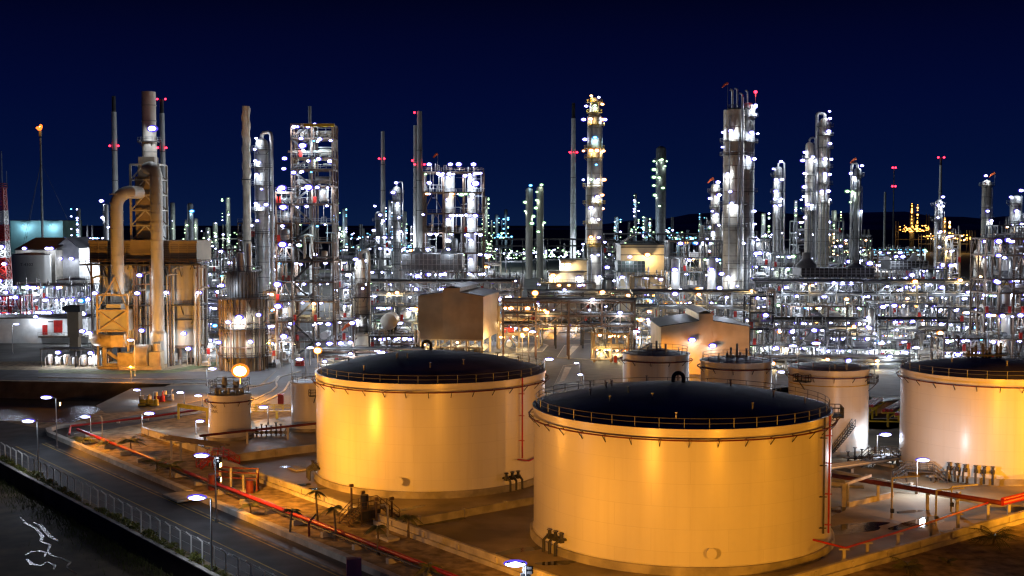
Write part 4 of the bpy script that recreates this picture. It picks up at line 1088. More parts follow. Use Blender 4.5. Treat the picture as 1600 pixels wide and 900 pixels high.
    for k in range(int(ntube * max(1, W / 12) * max(1, H / 14))):
        li = r.randrange(len(zs)); z0, z1 = bz[li]; y = r.uniform(-.7, dep * .6); rad = r.uniform(.06, .16)
        if r.random() < .45:
            x = r.uniform(-W / 2, W / 2); pw.tube([(x, y, z0), (x, y, z1)], rad, 5, False)
            if r.random() < .4: pw.box(x, y, z0 + r.uniform(.8, 2), .45, .45, .5)
        elif r.random() < .6:
            x = r.uniform(-W / 2, W / 2 - 1); L = r.uniform(1.5, 5); z = z0 + r.uniform(.5, max(.8, z1 - z0 - .6))
            pw.tube([(x, y, z), (min(W / 2 + .5, x + L), y, z)], rad, 5, False)
        else:
            x = r.uniform(-W / 2, W / 2 - 2); z = z0 + r.uniform(.8, 2.5); d = r.uniform(.8, 1.8)
            pw.tube([(x, y, z0), (x, y, z), (x + d, y, z), (x + d, y, z0)], rad, 5, False)
    if top:
        for k in range(int(W / 2.2)):
            x = r.uniform(-W / 2, W / 2); hh = r.uniform(.8, 3.0); y = r.uniform(0, dep * .7)
            if r.random() < .5: pw.tube([(x, y, H), (x, y, H + hh), (x + .8, y, H + hh), (x + .8, y, H + .2)], .13, 5, False)
            else: pw.tube([(x, y, H), (x, y, H + hh)], r.uniform(.08, .25), 6)
    tag(pw.build('pipework', r.choice(['galvanised', 'aluminium', 'grey_steel']), t), 'dense small pipes and valves', None, None, 'stuff')
    for k in range(red):
        li = r.randrange(len(zs)); p = MB(); p.box(r.uniform(-W / 2, W / 2), -1.05, bz[li][0] + 1.0, .8, .3, 1.7); p.build('red_cabinet', 'red_paint', t)
    # lamps hung from the floors
    n = 0
    for k in range(round(nl * 1.7)):
        li = k % len(zs); z = zs[li] - r.uniform(.5, 1.0)
        i = r.randrange(nbx); x = r.uniform(X[i], X[i + 1]); y = r.choice([-1.0, -1.0, 1.5, 3.0])
        kk = lk if r.random() < .82 or lk != 'w' else r.choice('ggcy')
        if warm and r.random() < warm: kk = r.choice(['y', 'a', 's'])
        lamp(t, (x, y, z), kk, ls * r.choice([.45, .55, .65, .8, 1.05]) * (D / 340) ** .7, lp * r.uniform(.8, 1.8) if k % 4 == 0 else 0, r.uniform(-.6, .6))
    for px, py, s, p in lamps:
        q = at(px, py, D); lamp(t, (q.x - (a.x + c.x) / 2, -1.3, q.z), lk, s, p)
    return t

# the tall steel frame tower and the wide reactor frame
frame_unit('tall brown steel frame tower with zigzag bracing and a yellow crane beam on top', 455, 519, 193, 326, 9, 11, (193, 215, 246, 264, 290, 318, 348, 378, 408, 440, 470, 502, 533), 2, 'brown_steel', nl=26, lp=1000, diag='zig', deck=1.0, pipes=7, red=5, top=False, ntube=30, vess=.9,
    lamps=((461, 199, .9, 900), (493, 195, .8, 900), (474, 228, 1.3, 1400), (501, 218, .8, 700), (472, 217, .8, 700), (483, 293, 1.4, 1400), (460, 270, .9, 600), (499, 249, .9, 600), (497, 293, .8, 500)))
frame_unit('lower left annex of steel floors standing against the tall frame tower', 431, 455, 300, 322, 8, 12, (300, 318, 348, 378, 408, 440, 470, 502, 533), 1, 'brown_steel', nl=4, lp=800, deck=1.0, pipes=4, red=4, ntube=30,
    lamps=((442, 294, 1.4, 1400), (446, 248, .9, 700), (445, 264, .8, 500), (444, 324, 1.3, 1200), (443, 382, 1.4, 1200), (438, 296, .9, 500), (435, 444, 1.3, 1100), (436, 478, 1.3, 1100), (445, 525, 1.2, 1100)))
t = thing('crane_beam', 'yellow crane beam across the top of the steel frame tower', 'crane', (at(500, 196, 324).x, 324, zt(196, 324)))
b = MB(); b.bar((-4.2, -.6, 0), (3.9, -.6, 0), .55, .8); b.build('beam', 'yellow_paint', t)
b = MB(); b.box(-1, -.6, -1, .8, .8, 1.0); b.bar((-1, -.6, -1.4), (-1, -.6, -3), .1); b.build('hoist', 'dark_steel', t)
frame_unit('wide reactor frame with pipe loops along its top, right of the touching chimneys', 661, 755, 268, 420, 14, 13, (268, 300, 333, 363, 395, 425, 455), 3, 'brown_steel', nl=40, lp=900, deck=1.0, pipes=8, vess=.3, ntube=34, red=4,
    lamps=((671, 257, 1.1, 600), (704, 257, 1.1, 600), (717, 257, 1.3, 900), (740, 257, 1.2, 700), (671, 286, 1.1, 500), (743, 287, 1.7, 1600), (690, 274, 1.2, 900), (727, 275, 1.1, 900)))
for dx, lab in ((702, 'left one of two tall silver reactors inside the wide reactor frame'), (737, 'right one of two tall silver reactors inside the wide reactor frame')):
    p = at(dx, 272, 424); t = thing('reactor_vessel', lab, 'reactor', (p.x, 424, 0))
    b = MB(); b.drum(0, 0, 3, p.z, 1.55, 20); b.build('shell', 'white_paint', t)
    for yy in (300, 334, 365, 397, 427): lamp(t, (-.4, -2.1, zt(yy - 22, 424)), 'w', .95, 900)
frame_unit('tall right edge steel frame with a silver vessel and red fire boxes', 1541, 1608, 372, 318, 10, 14, (372, 398, 436, 457, 489, 530, 562), 3, 'brown_steel', nl=18, lp=800, deck=1.0, pipes=6, red=5, ntube=30, lamps=((1557, 377, 1.2, 1000), (1557, 399, .9, 500), (1553, 439, .9, 500), (1563, 493, 1.0, 700)))
p = at(1574, 402, 321); t = thing('vessel', 'slim silver vessel standing inside the right edge steel frame', 'vessel', (p.x, 321, 0))
b = MB(); b.drum(0, 0, 1.5, p.z, 1.15, 18); b.build('shell', 'insulation', t); b = MB(); b.ring(1.1, 1.3, 12, 12.4, 18); b.ring(1.1, 1.3, 20, 20.4, 18); b.build('band', 'yellow_paint', t)
frame_unit('open frame with two white vessels between the beige box and the massive column', 1045, 1128, 376, 380, 10, 15, (376, 402, 424, 447, 470), 3, 'grey_steel', nl=22, lp=900, pipes=4, vess=.35, red=3, deck=.8, warm=.15, ntube=30)
for dx, lab in ((1056, 'left one of two white lit vessels in the open frame'), (1113, 'right one of two white lit vessels in the open frame')):
    p = at(dx, 403, 376); t = thing('vessel', lab, 'vessel', (p.x, 376.6, 0))
    b = MB(); b.drum(0, 0, 6, p.z, 1.35, 18); b.build('shell', 'white_paint', t); lamp(t, (-.5, -1.9, p.z - 3.6), 'w', 1.2, 1200)

UN = [  # label, px0, px1, ytop, D, depth, kwargs
 ('low frame of white pipes between the fired heater and the round furnace', 309, 343, 452, 335, 10, dict(m='galvanised', nl=9, lp=900, pipes=8)),
 ('frame with amber lit steel behind the top of the round furnace', 345, 392, 428, 372, 10, dict(m='amber_steel', nl=8, lp=700)),
 ('narrow pipe frame squeezed between the round furnace and the annex tower', 412, 430, 455, 330, 8, dict(m='amber_steel', nl=7, lp=700, warm=.3)),
 ('pipe frame right of the tall steel frame tower', 522, 550, 425, 345, 9, dict(m='grey_steel', nl=10, lp=700, pipes=7)),
 ('low unit with horizontal drums in front of the stepped beige column', 524, 552, 500, 322, 8, dict(m='brown_steel', nl=5, lp=700)),
 ('silver exchanger rack between the stepped column and the brown shed', 580, 650, 478, 345, 12, dict(m='grey_steel', nl=13, lp=900, pipes=7)),
 ('low pump frame left of the brown shed', 577, 648, 525, 318, 6, dict(m='dark_steel', nl=5, lp=700, deck=1.0)),
 ('lit pipe frame right behind the brown shed', 757, 812, 436, 372, 12, dict(m='galvanised', nl=14, lp=800, warm=.2)),
 ('amber lit pipe frame beside the right wall of the brown shed', 780, 842, 478, 350, 10, dict(m='amber_steel', nl=8, lp=800, lk='y', pipes=4, warm=.5)),
 ('beige lit pipe deck under the cream buildings left of the central column', 842, 930, 442, 400, 12, dict(m='beige_steel', nl=14, lp=700, warm=.35)),
 ('dark open stair frame just right of the central column', 944, 962, 375, 470, 8, dict(m='dark_steel', nl=5, lp=300, deck=1.0)),
 ('orange painted steel frame with bright lamps below the cream box building', 990, 1038, 432, 372, 10, dict(m='amber_steel', nl=10, lp=900, warm=.25)),
 ('zigzag braced frame of the pipe bridge left of the monitor roof shed', 990, 1034, 466, 338, 8, dict(m='grey_steel', nl=8, lp=900, diag='zig', warm=.3)),
 ('yellow lit pipe frame behind the monitor roof shed', 1036, 1100, 470, 345, 8, dict(m='amber_steel', nl=9, lp=900, warm=.6)),
 ('yellow lit riser frame at the end of the road islands', 928, 982, 520, 315, 9, dict(m='amber_steel', nl=6, lp=700, lk='y', pipes=6)),
 ('pipe frame between the monitor roof shed and the massive column foot', 1104, 1172, 470, 345, 8, dict(m='grey_steel', nl=9, lp=800)),
 ('tall pipe frame just right of the massive column', 1180, 1204, 372, 405, 10, dict(m='grey_steel', nl=14, lp=800, pipes=7)),
 ('dark braced corner tower at the right end of the monitor roof shed', 1172, 1208, 462, 318, 8, dict(m='dark_steel', nl=4, lp=600, deck=1.0, vess=.5)),
 ('lit frame behind the slim lamp column right of the massive column', 1206, 1250, 398, 420, 12, dict(m='galvanised', nl=15, lp=800)),
 ('front pipe rack with white exchangers behind the small tank pair', 1208, 1290, 512, 312, 8, dict(m='grey_steel', nl=12, lp=900, deck=.9, pipes=7)),
 ('two storey pipe rack with dense risers left of the near slim column', 1236, 1352, 478, 345, 12, dict(m='brown_steel', nl=20, lp=800, warm=.12, pipes=9)),
 ('pipe rack right of the near slim column with amber glints', 1372, 1462, 474, 350, 12, dict(m='grey_steel', nl=18, lp=800, warm=.3, pipes=9)),
 ('low front pump deck with white trusses in the middle of the right half', 1292, 1370, 525, 318, 8, dict(m='white_paint', nl=9, lp=800, deck=.9)),
 ('open bay with a white A-frame truss behind the tall pale tank', 1374, 1432, 530, 322, 8, dict(m='white_paint', nl=7, lp=900, vess=.4)),
 ('front steel table with round vessel heads above the right edge tank', 1475, 1540, 528, 312, 9, dict(m='brown_steel', nl=10, lp=900, deck=1.0)),
 ('exchanger floor above the steel table near the right edge frame', 1465, 1540, 480, 345, 10, dict(m='dark_steel', nl=12, lp=900, warm=.15, pipes=7)),
 ('tall lit frame behind the right air cooler bank', 1372, 1432, 392, 430, 12, dict(m='brown_steel', nl=16, lp=900)),
 ('orange lit lattice frame right of the slim bright column', 1478, 1500, 366, 400, 8, dict(m='amber_steel', nl=14, lp=700, warm=.2)),
 ('mixed frame between the slim bright column and the stubby drum', 1440, 1478, 420, 390, 10, dict(m='grey_steel', nl=12, lp=700)),
 ('frame of thin pipes between the orange lattice and the stubby drum', 1500, 1542, 440, 380, 10, dict(m='galvanised', nl=10, lp=800)),
 ('high frame under the tall column pair at the right', 1246, 1318, 345, 480, 12, dict(m='galvanised', nl=20, lp=600, ls=.9)),
 ('frame between the tall column pair and the windsock column pair', 1318, 1362, 372, 500, 12, dict(m='grey_steel', nl=12, lp=500, ls=.9)),
 ('frame with lamps at the foot of the windsock column left of the massive column', 1100, 1132, 352, 450, 10, dict(m='beige_steel', nl=12, lp=600, warm=.3)),
 ('frame behind the left air cooler bank with a drum on its roof', 570, 618, 368, 470, 10, dict(m='grey_steel', nl=14, lp=600, ls=.9)),
 ('lamp covered frame between the thin lit column and the touching chimneys', 618, 660, 388, 460, 10, dict(m='grey_steel', nl=10, lp=600, ls=.9)),
 ('pipe frame behind the tall steel frame tower on its right', 520, 556, 388, 430, 10, dict(m='grey_steel', nl=10, lp=600, ls=.9)),
 ('frame between the spiral chimney and the hooped silver column', 372, 402, 348, 390, 10, dict(m='brown_steel', nl=8, lp=800, pipes=6)),
 ('high pipe frame filling the gap left of the annex tower', 412, 432, 335, 400, 8, dict(m='grey_steel', nl=8, lp=600)),
 ('pipe frame behind the fired heater on its right', 305, 345, 404, 440, 10, dict(m='grey_steel', nl=10, lp=700, ls=.9)),
 ('low lit frame behind the round furnace with red steel', 335, 372, 390, 480, 10, dict(m='rust_red', nl=8, lp=500, ls=.9)),
 ('reactor frame annex low on the right of the wide reactor frame', 755, 782, 395, 430, 10, dict(m='beige_steel', nl=7, lp=600, warm=.3)),
 ('blue white lit pump yard left of the fired heater', 20, 132, 446, 440, 16, dict(m='galvanised', nl=26, lp=1400, deck=.3, ntube=28, ls=1.3)),
 ('red steel pipe frame at the foot of the lattice tower', -6, 32, 462, 420, 10, dict(m='red_paint', nl=8, lp=700, ls=1.1)),
 ('frame of drums at the right edge behind the steel frame', 1560, 1612, 352, 400, 10, dict(m='grey_steel', nl=12, lp=700)),
 ('long dim pipe frame in the gap between the central column and the cream box', 958, 1000, 400, 520, 10, dict(m='dark_steel', nl=7, lp=400, warm=.2)),
]
for k, (lab, a, c, y, D, dep, kw) in enumerate(UN):
    frame_unit(lab, a, c, y, D, dep, 100 + k, **kw)

# ------------------------------------------------------------------ air cooler banks
def cooler(label, px0, px1, y0, y1, D, hoods, m='dark_steel', seed=0):
    a, c = at(px0, y0, D), at(px1, y0, D); W = c.x - a.x; z0, z1 = zt(y1, D), zt(y0, D); dep = 11
    t = thing('air_cooler', label, 'air cooler', ((a.x + c.x) / 2, D, 0))
    b = MB(); b.bb(-W / 2, W / 2, 0, dep, z0, z1); b.bb(-W / 2 - .8, W / 2 + .8, -.8, dep + .8, z0 - .3, z0); b.build('fan_bay', m, t)
    b = MB(); nr = int(W / 1.3)
    for i in range(nr + 1): b.bb(-W / 2 + W * i / nr - .09, -W / 2 + W * i / nr + .09, -.25, -.002, z0, z1)
    for f in (.33, .66): b.bb(-W / 2, W / 2, -.16, -.004, z0 + (z1 - z0) * f - .06, z0 + (z1 - z0) * f + .06)
    b.build('louvre', 'galvanised', t)
    b = MB(); b.rail([(-W / 2 - .8, -.8, z0), (W / 2 + .8, -.8, z0)], 1.1, .08, 1.6); b.build('railing', 'grey_steel', t)
    b = MB(); n = max(3, round(W / 5))
    for i in range(n + 1):
        x = -W / 2 + W * i / n
        for y in (.5, dep - .5): b.bar((x, y, 0), (x, y, z0), .42)
        if i < n:
            x2 = x + W / n
            for y in (.5, dep - .5):
                b.bar((x, y, z0 - 5.5), (x2, y, z0 - 5.5), .3)
                b.bar((x, y, z0 - 5.5), ((x + x2) / 2, y, z0), .24); b.bar((x2, y, z0 - 5.5), ((x + x2) / 2, y, z0), .24)
    b.build('frame', 'galvanised', t)
    for px, wpx, hpx in hoods:
        p = at(px, y0, D); r = m_of(wpx, D) / 2; h = m_of(hpx, D)
        b = MB(); b.lathe([(r, z1), (r * .95, z1 + h * .18), (r * .5, z1 + h * .5), (r * .42, z1 + h * .6), (r * .42, z1 + h)], 24, (p.x - t.location.x, dep / 2, 0)); b.build('hood', 'grey_steel', t)
    r = random.Random(seed)
    for i in range(n * 2): lamp(t, (-W / 2 + W * (i + .5) / (n * 2) + r.uniform(-1, 1), -1.3, r.choice([z0 - 2, z0 - 6, z1 + 1.5])), 'w', r.uniform(.7, 1.3), 800 if i % 2 == 0 else 0)
    return t
cooler('left long dark air cooler bank above steel trusses behind the brown shed', 628, 722, 397, 421, 372, ((700, 26, 18), (650, 20, 10)), 'grey_steel', seed=3)
cooler('right dark air cooler bank with a big funnel hood', 1252, 1366, 419, 432, 366, ((1267, 34, 24), (1345, 30, 12)), seed=4)
cooler('smaller dark cooler bank with a pale hood behind the mixed frames at the right', 1392, 1450, 408, 420, 400, ((1437, 22, 12),), seed=5)
cooler('low greenish cooler roof in front of the cream box building', 965, 1008, 408, 424, 425, (), 'green_roof', seed=6)

# ------------------------------------------------------------------ buildings
def corr(b, x0, x1, y, zlo, zhi, step=.7, amp=.035, zf=None):
    n = max(2, int(abs(x1 - x0) / step)); n += n % 2
    vs = []; fs = []
    for i in range(n + 1):
        x = x0 + (x1 - x0) * i / n; yy = y - (amp if i % 2 else 0)
        vs += [(x, yy, zlo), (x, yy, zf(x) if zf else zhi)]
    for i in range(n): fs.append((2 * i, 2 * i + 2, 2 * i + 3, 2 * i + 1))
    b.add(vs, fs)
def shed(label, px0, px1, ye, yr, yb, D, dep, mon, m, seed=0):
    a, c = at(px0, ye, D), at(px1, ye, D); W = c.x - a.x; ze, zr, zb = zt(ye, D), zt(yr, D), zt(yb, D) if yb else 0.0
    t = thing('compressor_shed', label, 'shed', ((a.x + c.x) / 2, D, 0))
    m0, m1 = at(mon[0], ye, D).x - t.location.x, at(mon[1], ye, D).x - t.location.x; zm = zt(mon[2], D)
    xm = (m0 + m1) / 2
    def zf(x): return ze + (zr - ze) * max(0, 1 - abs(x - xm) / (W / 2 + abs(xm)))
    b = MB()
    corr(b, -W / 2, m0, 0, zb, ze, zf=zf); corr(b, m0, m1, 0, zb, zm); corr(b, m1, W / 2, 0, zb, ze, zf=zf)
    n = int(dep / .5)
    for X in (-W / 2, W / 2):
        vs = []; fs = []
        for i in range(n + 1): vs += [(X + (.07 if i % 2 else 0) * (1 if X > 0 else -1), dep * i / n, zb), (X + (.07 if i % 2 else 0) * (1 if X > 0 else -1), dep * i / n, ze)]
        for i in range(n): fs.append((2 * i, 2 * i + 2, 2 * i + 3, 2 * i + 1))
        b.add(vs, fs)
    b.build('wall', m, t, sharp=.2)
    b = MB(); th = .18
    for xa, xb in ((-W / 2 - .5, m0), (m1, W / 2 + .5)):
        za, zb_ = zf(xa) + .05, zf(xb) + .05
        vs = [(xa, -.6, za), (xb, -.6, zb_), (xb, dep + .4, zb_), (xa, dep + .4, za)]
        b.add(vs + [(x, y, z + th) for x, y, z in vs], [(0, 3, 2, 1), (4, 5, 6, 7), (0, 1, 5, 4), (1, 2, 6, 5), (2, 3, 7, 6), (3, 0, 4, 7)])
    b.build('roof', 'dark_roof', t, sharp=.2)
    b = MB(); b.bb(m0 + .02, m1 - .02, .1, dep, zr - .5, zm - .05); b.bar((m0 - .4, dep / 2, zm + .1), (m0 - .4 + .01, dep / 2, zm + .1), .1)
    vs = [(m0 - .5, -.6, zm), (xm, -.6, zm + .7), (m1 + .5, -.6, zm)]
    for (x0, _, z0), (x1, _, z1) in zip(vs, vs[1:]):
        q = [(x0, -.6, z0), (x1, -.6, z1), (x1, dep, z1), (x0, dep, z0)]
        b.add(q + [(x, y, z + .15) for x, y, z in q], [(0, 3, 2, 1), (4, 5, 6, 7), (0, 1, 5, 4), (1, 2, 6, 5), (2, 3, 7, 6), (3, 0, 4, 7)])
    b.build('roof_monitor', 'grey_steel', t, sharp=.2)
    if zb > 1:
        for i in range(5):
            x = -W / 2 + .4 + (W - .8) * i / 4
            for y in (.5, dep * .5, dep - .5):
                b = MB(); b.bar((x, y, 0), (x, y, zb), .5); b.build('leg', 'amber_steel', t)
        b = MB()
        for z in (zb - .2, zb * .5): b.bar((-W / 2, .5, z), (W / 2, .5, z), .35)
        for i in range(4): b.bar((-W / 2 + .4 + (W - .8) * i / 4, .5, zb * .5), (-W / 2 + .4 + (W - .8) * (i + 1) / 4, .5, zb), .2)
        b.build('leg_frame', 'amber_steel', t)
        b = MB()
        for i in range(6): b.hdrum(1, 12, -W / 2 + 1.5 + i * 3, zb * .35, .9, 12, axis='y')
        b.build('compressor', 'beige_steel', t)
    return t
s1 = shed('brown corrugated shed on legs with a raised roof monitor above the golden tank', 652, 756, 463, 455, 530, 330, 24, (692, 719, 450), 'shed_cladding')
s1.rotation_euler = (0, 0, -.17)
for x, y, z, p in ((13, 5, 5, 6000), (-7, -1.5, 3.2, 900), (1, 4, 3.4, 1100)): lamp(s1, (x, y, z), 'y', .6, p)
s2 = shed('orange lit corrugated shed with a roof monitor above the small tank pair', 1033, 1171, 511, 500, None, 290, 22, (1092, 1114, 490), 'beige_cladding')
for x, z, s in ((-3.3, 8.4, 1.2), (1.6, 7.0, 1.2)): lamp(s2, (x, -1.1, z), 'w', s * .9, 250)
for x, y, z, s in ((-9.2, -8.5, 5.0, .9),): lamp(s2, (x, y, z), 's', s, 13000)
def blockhouse(label, px0, px1, y0, D, dep, m, roof, line=None, name='building', base=0.0, slope=0.0):
    a, c = at(px0, y0, D), at(px1, y0, D); W = c.x - a.x; H = a.z
    t = thing(name, label, 'building', ((a.x + c.x) / 2, D, base))
    b = MB(); b.bb(-W / 2, W / 2, 0, dep, 0, H - base); b.build('wall', m, t)
    b = MB(); vs = [(-W / 2 - .4, -.4, H - base + .02), (W / 2 + .4, -.4, H - base + .02), (W / 2 + .4, dep + .4, H - base + .02 + slope), (-W / 2 - .4, dep + .4, H - base + .02 + slope)]
    b.add(vs + [(x, y, z + .4) for x, y, z in vs], [(0, 3, 2, 1), (4, 5, 6, 7), (0, 1, 5, 4), (1, 2, 6, 5), (2, 3, 7, 6), (3, 0, 4, 7)]); b.build('roof', roof, t)
    if line:
        b = MB()
        for y in line: b.bb(-W / 2 - .05, W / 2 + .05, -.12, 0, zt(y, D) - base - .2, zt(y, D) - base + .1)
        b.build('seam', 'dark_steel', t)
    return t
bx = blockhouse('cream box building with a dark rounded roof right of the central column', 970, 1038, 383, 430, 18, 'beige_cladding', 'dark_roof', (386, 398))
b = MB(); W = m_of(60, 430); H = zt(383, 430)
b.add([(-W / 2 + W * i / 12, y, H + .4 + 3.4 * math.sin(PI * i / 12)) for i in range(13) for y in (2, 16)], [(2 * i, 2 * i + 2, 2 * i + 3, 2 * i + 1) for i in range(12)]); b.build('vault', 'dark_roof', bx)
lamp(bx, (1.5, -2, zt(398, 430)), 'y', 1.3, 3500); lamp(bx, (-5, -2, zt(410, 430)), 'y', 1.0, 2500)
bx = blockhouse('small cream building left of the central column', 876, 917, 407, 420, 12, 'cream_paint', 'green_roof', (424,))
for px_ in (878, 884, 889): lamp(bx, (m_of(px_ - 896, 420), -1.6, zt(413, 420)), 'y', .8, 900)
bx = blockhouse('pale lit annex in front of the small cream building', 858, 912, 426, 405, 8, 'cream_paint', 'grey_steel', ())
lamp(bx, (-4.5, -1.5, zt(430, 405)), 'y', 1.2, 2500); lamp(bx, (4, -1.5, zt(433, 405)), 'w', .9, 800)
wb = blockhouse('long white office block with red doors at the left edge', -40, 137, 498, 366, 14, 'white_paint', 'dark_roof', ())
for px_, z0, z1, w in ((70, 2.6, 5.6, 1.5), (91, 3.2, 7.0, 2.6), (79, 6.4, 6.7, 1.5)):
    b = MB(); x = m_of(px_ - 48.5, 366); b.bb(x - w / 2, x + w / 2, -.12, .05, z0, z1); b.build('door' if z1 - z0 > 1 else 'canopy', 'red_paint' if z1 - z0 > 1 else 'dark_steel', wb)
b = MB(); b.bb(m_of(15, 366), m_of(88, 366), -2.4, -.15, 1.9, 2.5); b.rail([(m_of(15, 366), -2.4, 2.5), (m_of(88, 366), -2.4, 2.5)], 1, .08, 2); b.build('ramp', 'concrete', wb)
for px_, py_, p in ((135, 490, 1000), (122, 512, 1300), (60, 494, 900)): lamp(wb, (m_of(px_ - 48.5, 366), -2, zt(py_, 366)), 'w', .9, p)
dk = thing('exhaust_duct', 'dark square exhaust duct with a flared top beside the white office block', 'duct', (at(117, 500, 345).x, 345, 0))
b = MB(); zz = zt(478, 345)
b.bb(-1.6, 1.6, -1.6, 1.6, 4, zz - 1.6); b.bb(-1.2, 1.2, -1.2, 1.2, 0, 4); b.build('duct', 'brown_cladding', dk)
b = MB(); b.bb(-2.2, 2.2, -2.0, 2.0, zz - 1.6, zz + .2); b.bb(-3.0, -1.9, -1.6, 1.6, zz - 1.2, zz - .2); b.build('cowl', 'dark_steel', dk)
gt = thing('gable_building', 'white gabled building with a dark roof behind the far grey tank', 'building', (at(104, 400, 600).x, 600, 0))
W = m_of(39, 600); z0, z1 = zt(388, 600), zt(372, 600)
b = MB(); b.add([(-W / 2, 0, 0), (W / 2, 0, 0), (W / 2, 0, z0), (0, 0, z1), (-W / 2, 0, z0), (-W / 2, 30, 0), (W / 2, 30, 0), (W / 2, 30, z0), (0, 30, z1), (-W / 2, 30, z0)], [(0, 1, 2, 3, 4), (9, 8, 7, 6, 5), (0, 4, 9, 5), (1, 6, 7, 2)]); b.build('wall', 'white_paint', gt)
b = MB(); b.add([(-W / 2 - .6, -.6, z0 + .1), (0, -.6, z1 + .3), (W / 2 + .6, -.6, z0 + .1), (-W / 2 - .6, 30, z0 + .1), (0, 30, z1 + .3), (W / 2 + .6, 30, z0 + .1)], [(0, 1, 4, 3), (1, 2, 5, 4)]); b.build('roof', 'dark_roof', gt)
for x in (-5, -2, 3.5): lamp(gt, (x, -3, zt(404, 600)), 'w', 1.6, 500)
rf = blockhouse('low building with a wide black roof left of the gabled building', 24, 86, 391, 590, 26, 'cream_paint', 'dark_roof', (), slope=5.5)
for x in (-4, 7, 9): lamp(rf, (x, -3, zt(388, 590)), 'w', 1.5, 350)
wh = blockhouse('big dim teal warehouse behind the flare stack', 16, 98, 345, 900, 40, 'teal_cladding', 'dark_steel', ())
for x in (-8, 12): lamp(wh, (x, -5, zt(352, 900)), 'c', .8, 9000)

# ------------------------------------------------------------------ pipe bridges and racks
def rack(label, px0, px1, tiers, D, dep=7, m='grey_steel', npipe=6, truss=True, seed=0, nlamp=4, legs=None, name='pipe_rack', lk='w'):
    r = random.Random(seed); y0 = min(tiers)
    a, c = at(px0, y0, D), at(px1, y0, D); W = c.x - a.x
    t = thing(name, label, 'pipe rack', ((a.x + c.x) / 2, D, 0))
    zs = sorted(zt(y, D) for y in tiers); b = MB(); n = legs or max(2, round(W / 8)); k = max(4, round(W / 4))
    for i in range(n + 1):
        x = -W / 2 + W * i / n
        for y in (0, dep): b.bar((x, y, 0), (x, y, zs[-1] + .3), .45)
        for z in zs: b.bar((x, 0, z - .25), (x, dep, z - .25), .4)
    for z in zs:
        for y in (0, dep): b.bar((-W / 2, y, z - .3), (W / 2, y, z - .3), .4)
    if truss:
        for z0, z1 in zip(zs, zs[1:]):
            for i in range(k):
                x0, x1 = -W / 2 + W * i / k, -W / 2 + W * (i + 1) / k
                p = ((x0, -.02, z0), (x1, -.02, z1)) if i % 2 else ((x1, -.02, z0), (x0, -.02, z1))
                b.bar(p[0], p[1], .24); b.bar((x0, -.02, z0), (x0, -.02, z1), .2)
    b.build('frame', m, t)
    for z in zs:
        y = .5
        for i in range(npipe):
            rad = r.uniform(.14, .42); y += rad
            if y + rad > dep - .3: break
            p = MB(); p.tube([(-W / 2 - .5, y, z + rad), (W / 2 + .5, y, z + rad)], rad, 10); p.build('pipe', r.choice(['aluminium', 'insulation', 'grey_steel', 'dark_steel', 'galvanised', 'beige_steel']), t)
            y += rad + .15
    for i in range(nlamp): lamp(t, (-W / 2 + W * (i + .5) / nlamp + r.uniform(-2, 2), -1.0, r.choice(zs) + r.uniform(-1.5, 1)), lk if r.random() < .75 else 'y', r.uniform(.6, 1.1), 900)
    return t
rack('long dark pipe bridge with trusses crossing above the road islands', 786, 992, (471, 492, 508), 322, 8, 'brown_steel', 7, True, 1, 4, legs=4)
rack('upper dark pipe bridge behind the trussed one', 826, 996, (458, 468), 350, 9, 'dark_steel', 8, False, 2, 4, legs=4)
rack('long blue grey pipe bridge from the brown shed line to the massive column', 990, 1182, (457, 480), 330, 6, 'grey_steel', 6, True, 3, 5, legs=5)
rack('long pipe rack crossing the whole right part under the air cooler bank', 1180, 1560, (441, 460), 358, 8, 'grey_steel', 8, True, 4, 14)
rack('lower pipe rack in front of the right hand exchanger rows', 1200, 1480, (500, 515), 330, 7, 'dark_steel', 7, False, 5, 8)
rack('pipe rack behind the brown shed at the height of its roof', 565, 800, (440, 460), 362, 8, 'galvanised', 7, True, 6, 9)
rack('low silver pipe rack between the fired heater and the frame tower', 300, 436, (505, 522), 345, 7, 'galvanised', 7, False, 7, 6)
rack('far pipe rack with a line of lamps behind the central column', 758, 915, (374, 384), 820, 10, 'dark_steel', 5, False, 8, 0)
rack('far pipe rack with lamps between central and massive columns', 945, 1130, (366, 378), 760, 10, 'dark_steel', 5, False, 9, 0)
rack('low pipe track at ground level behind the tall pale tank', 1180, 1420, (560, 567), 300, 6, 'grey_steel', 6, False, 10, 6, name='pipe_track')
rack('low pipe track behind the golden tank', 500, 660, (548, 556), 312, 6, 'brown_steel', 6, False, 11, 4, name='pipe_track')

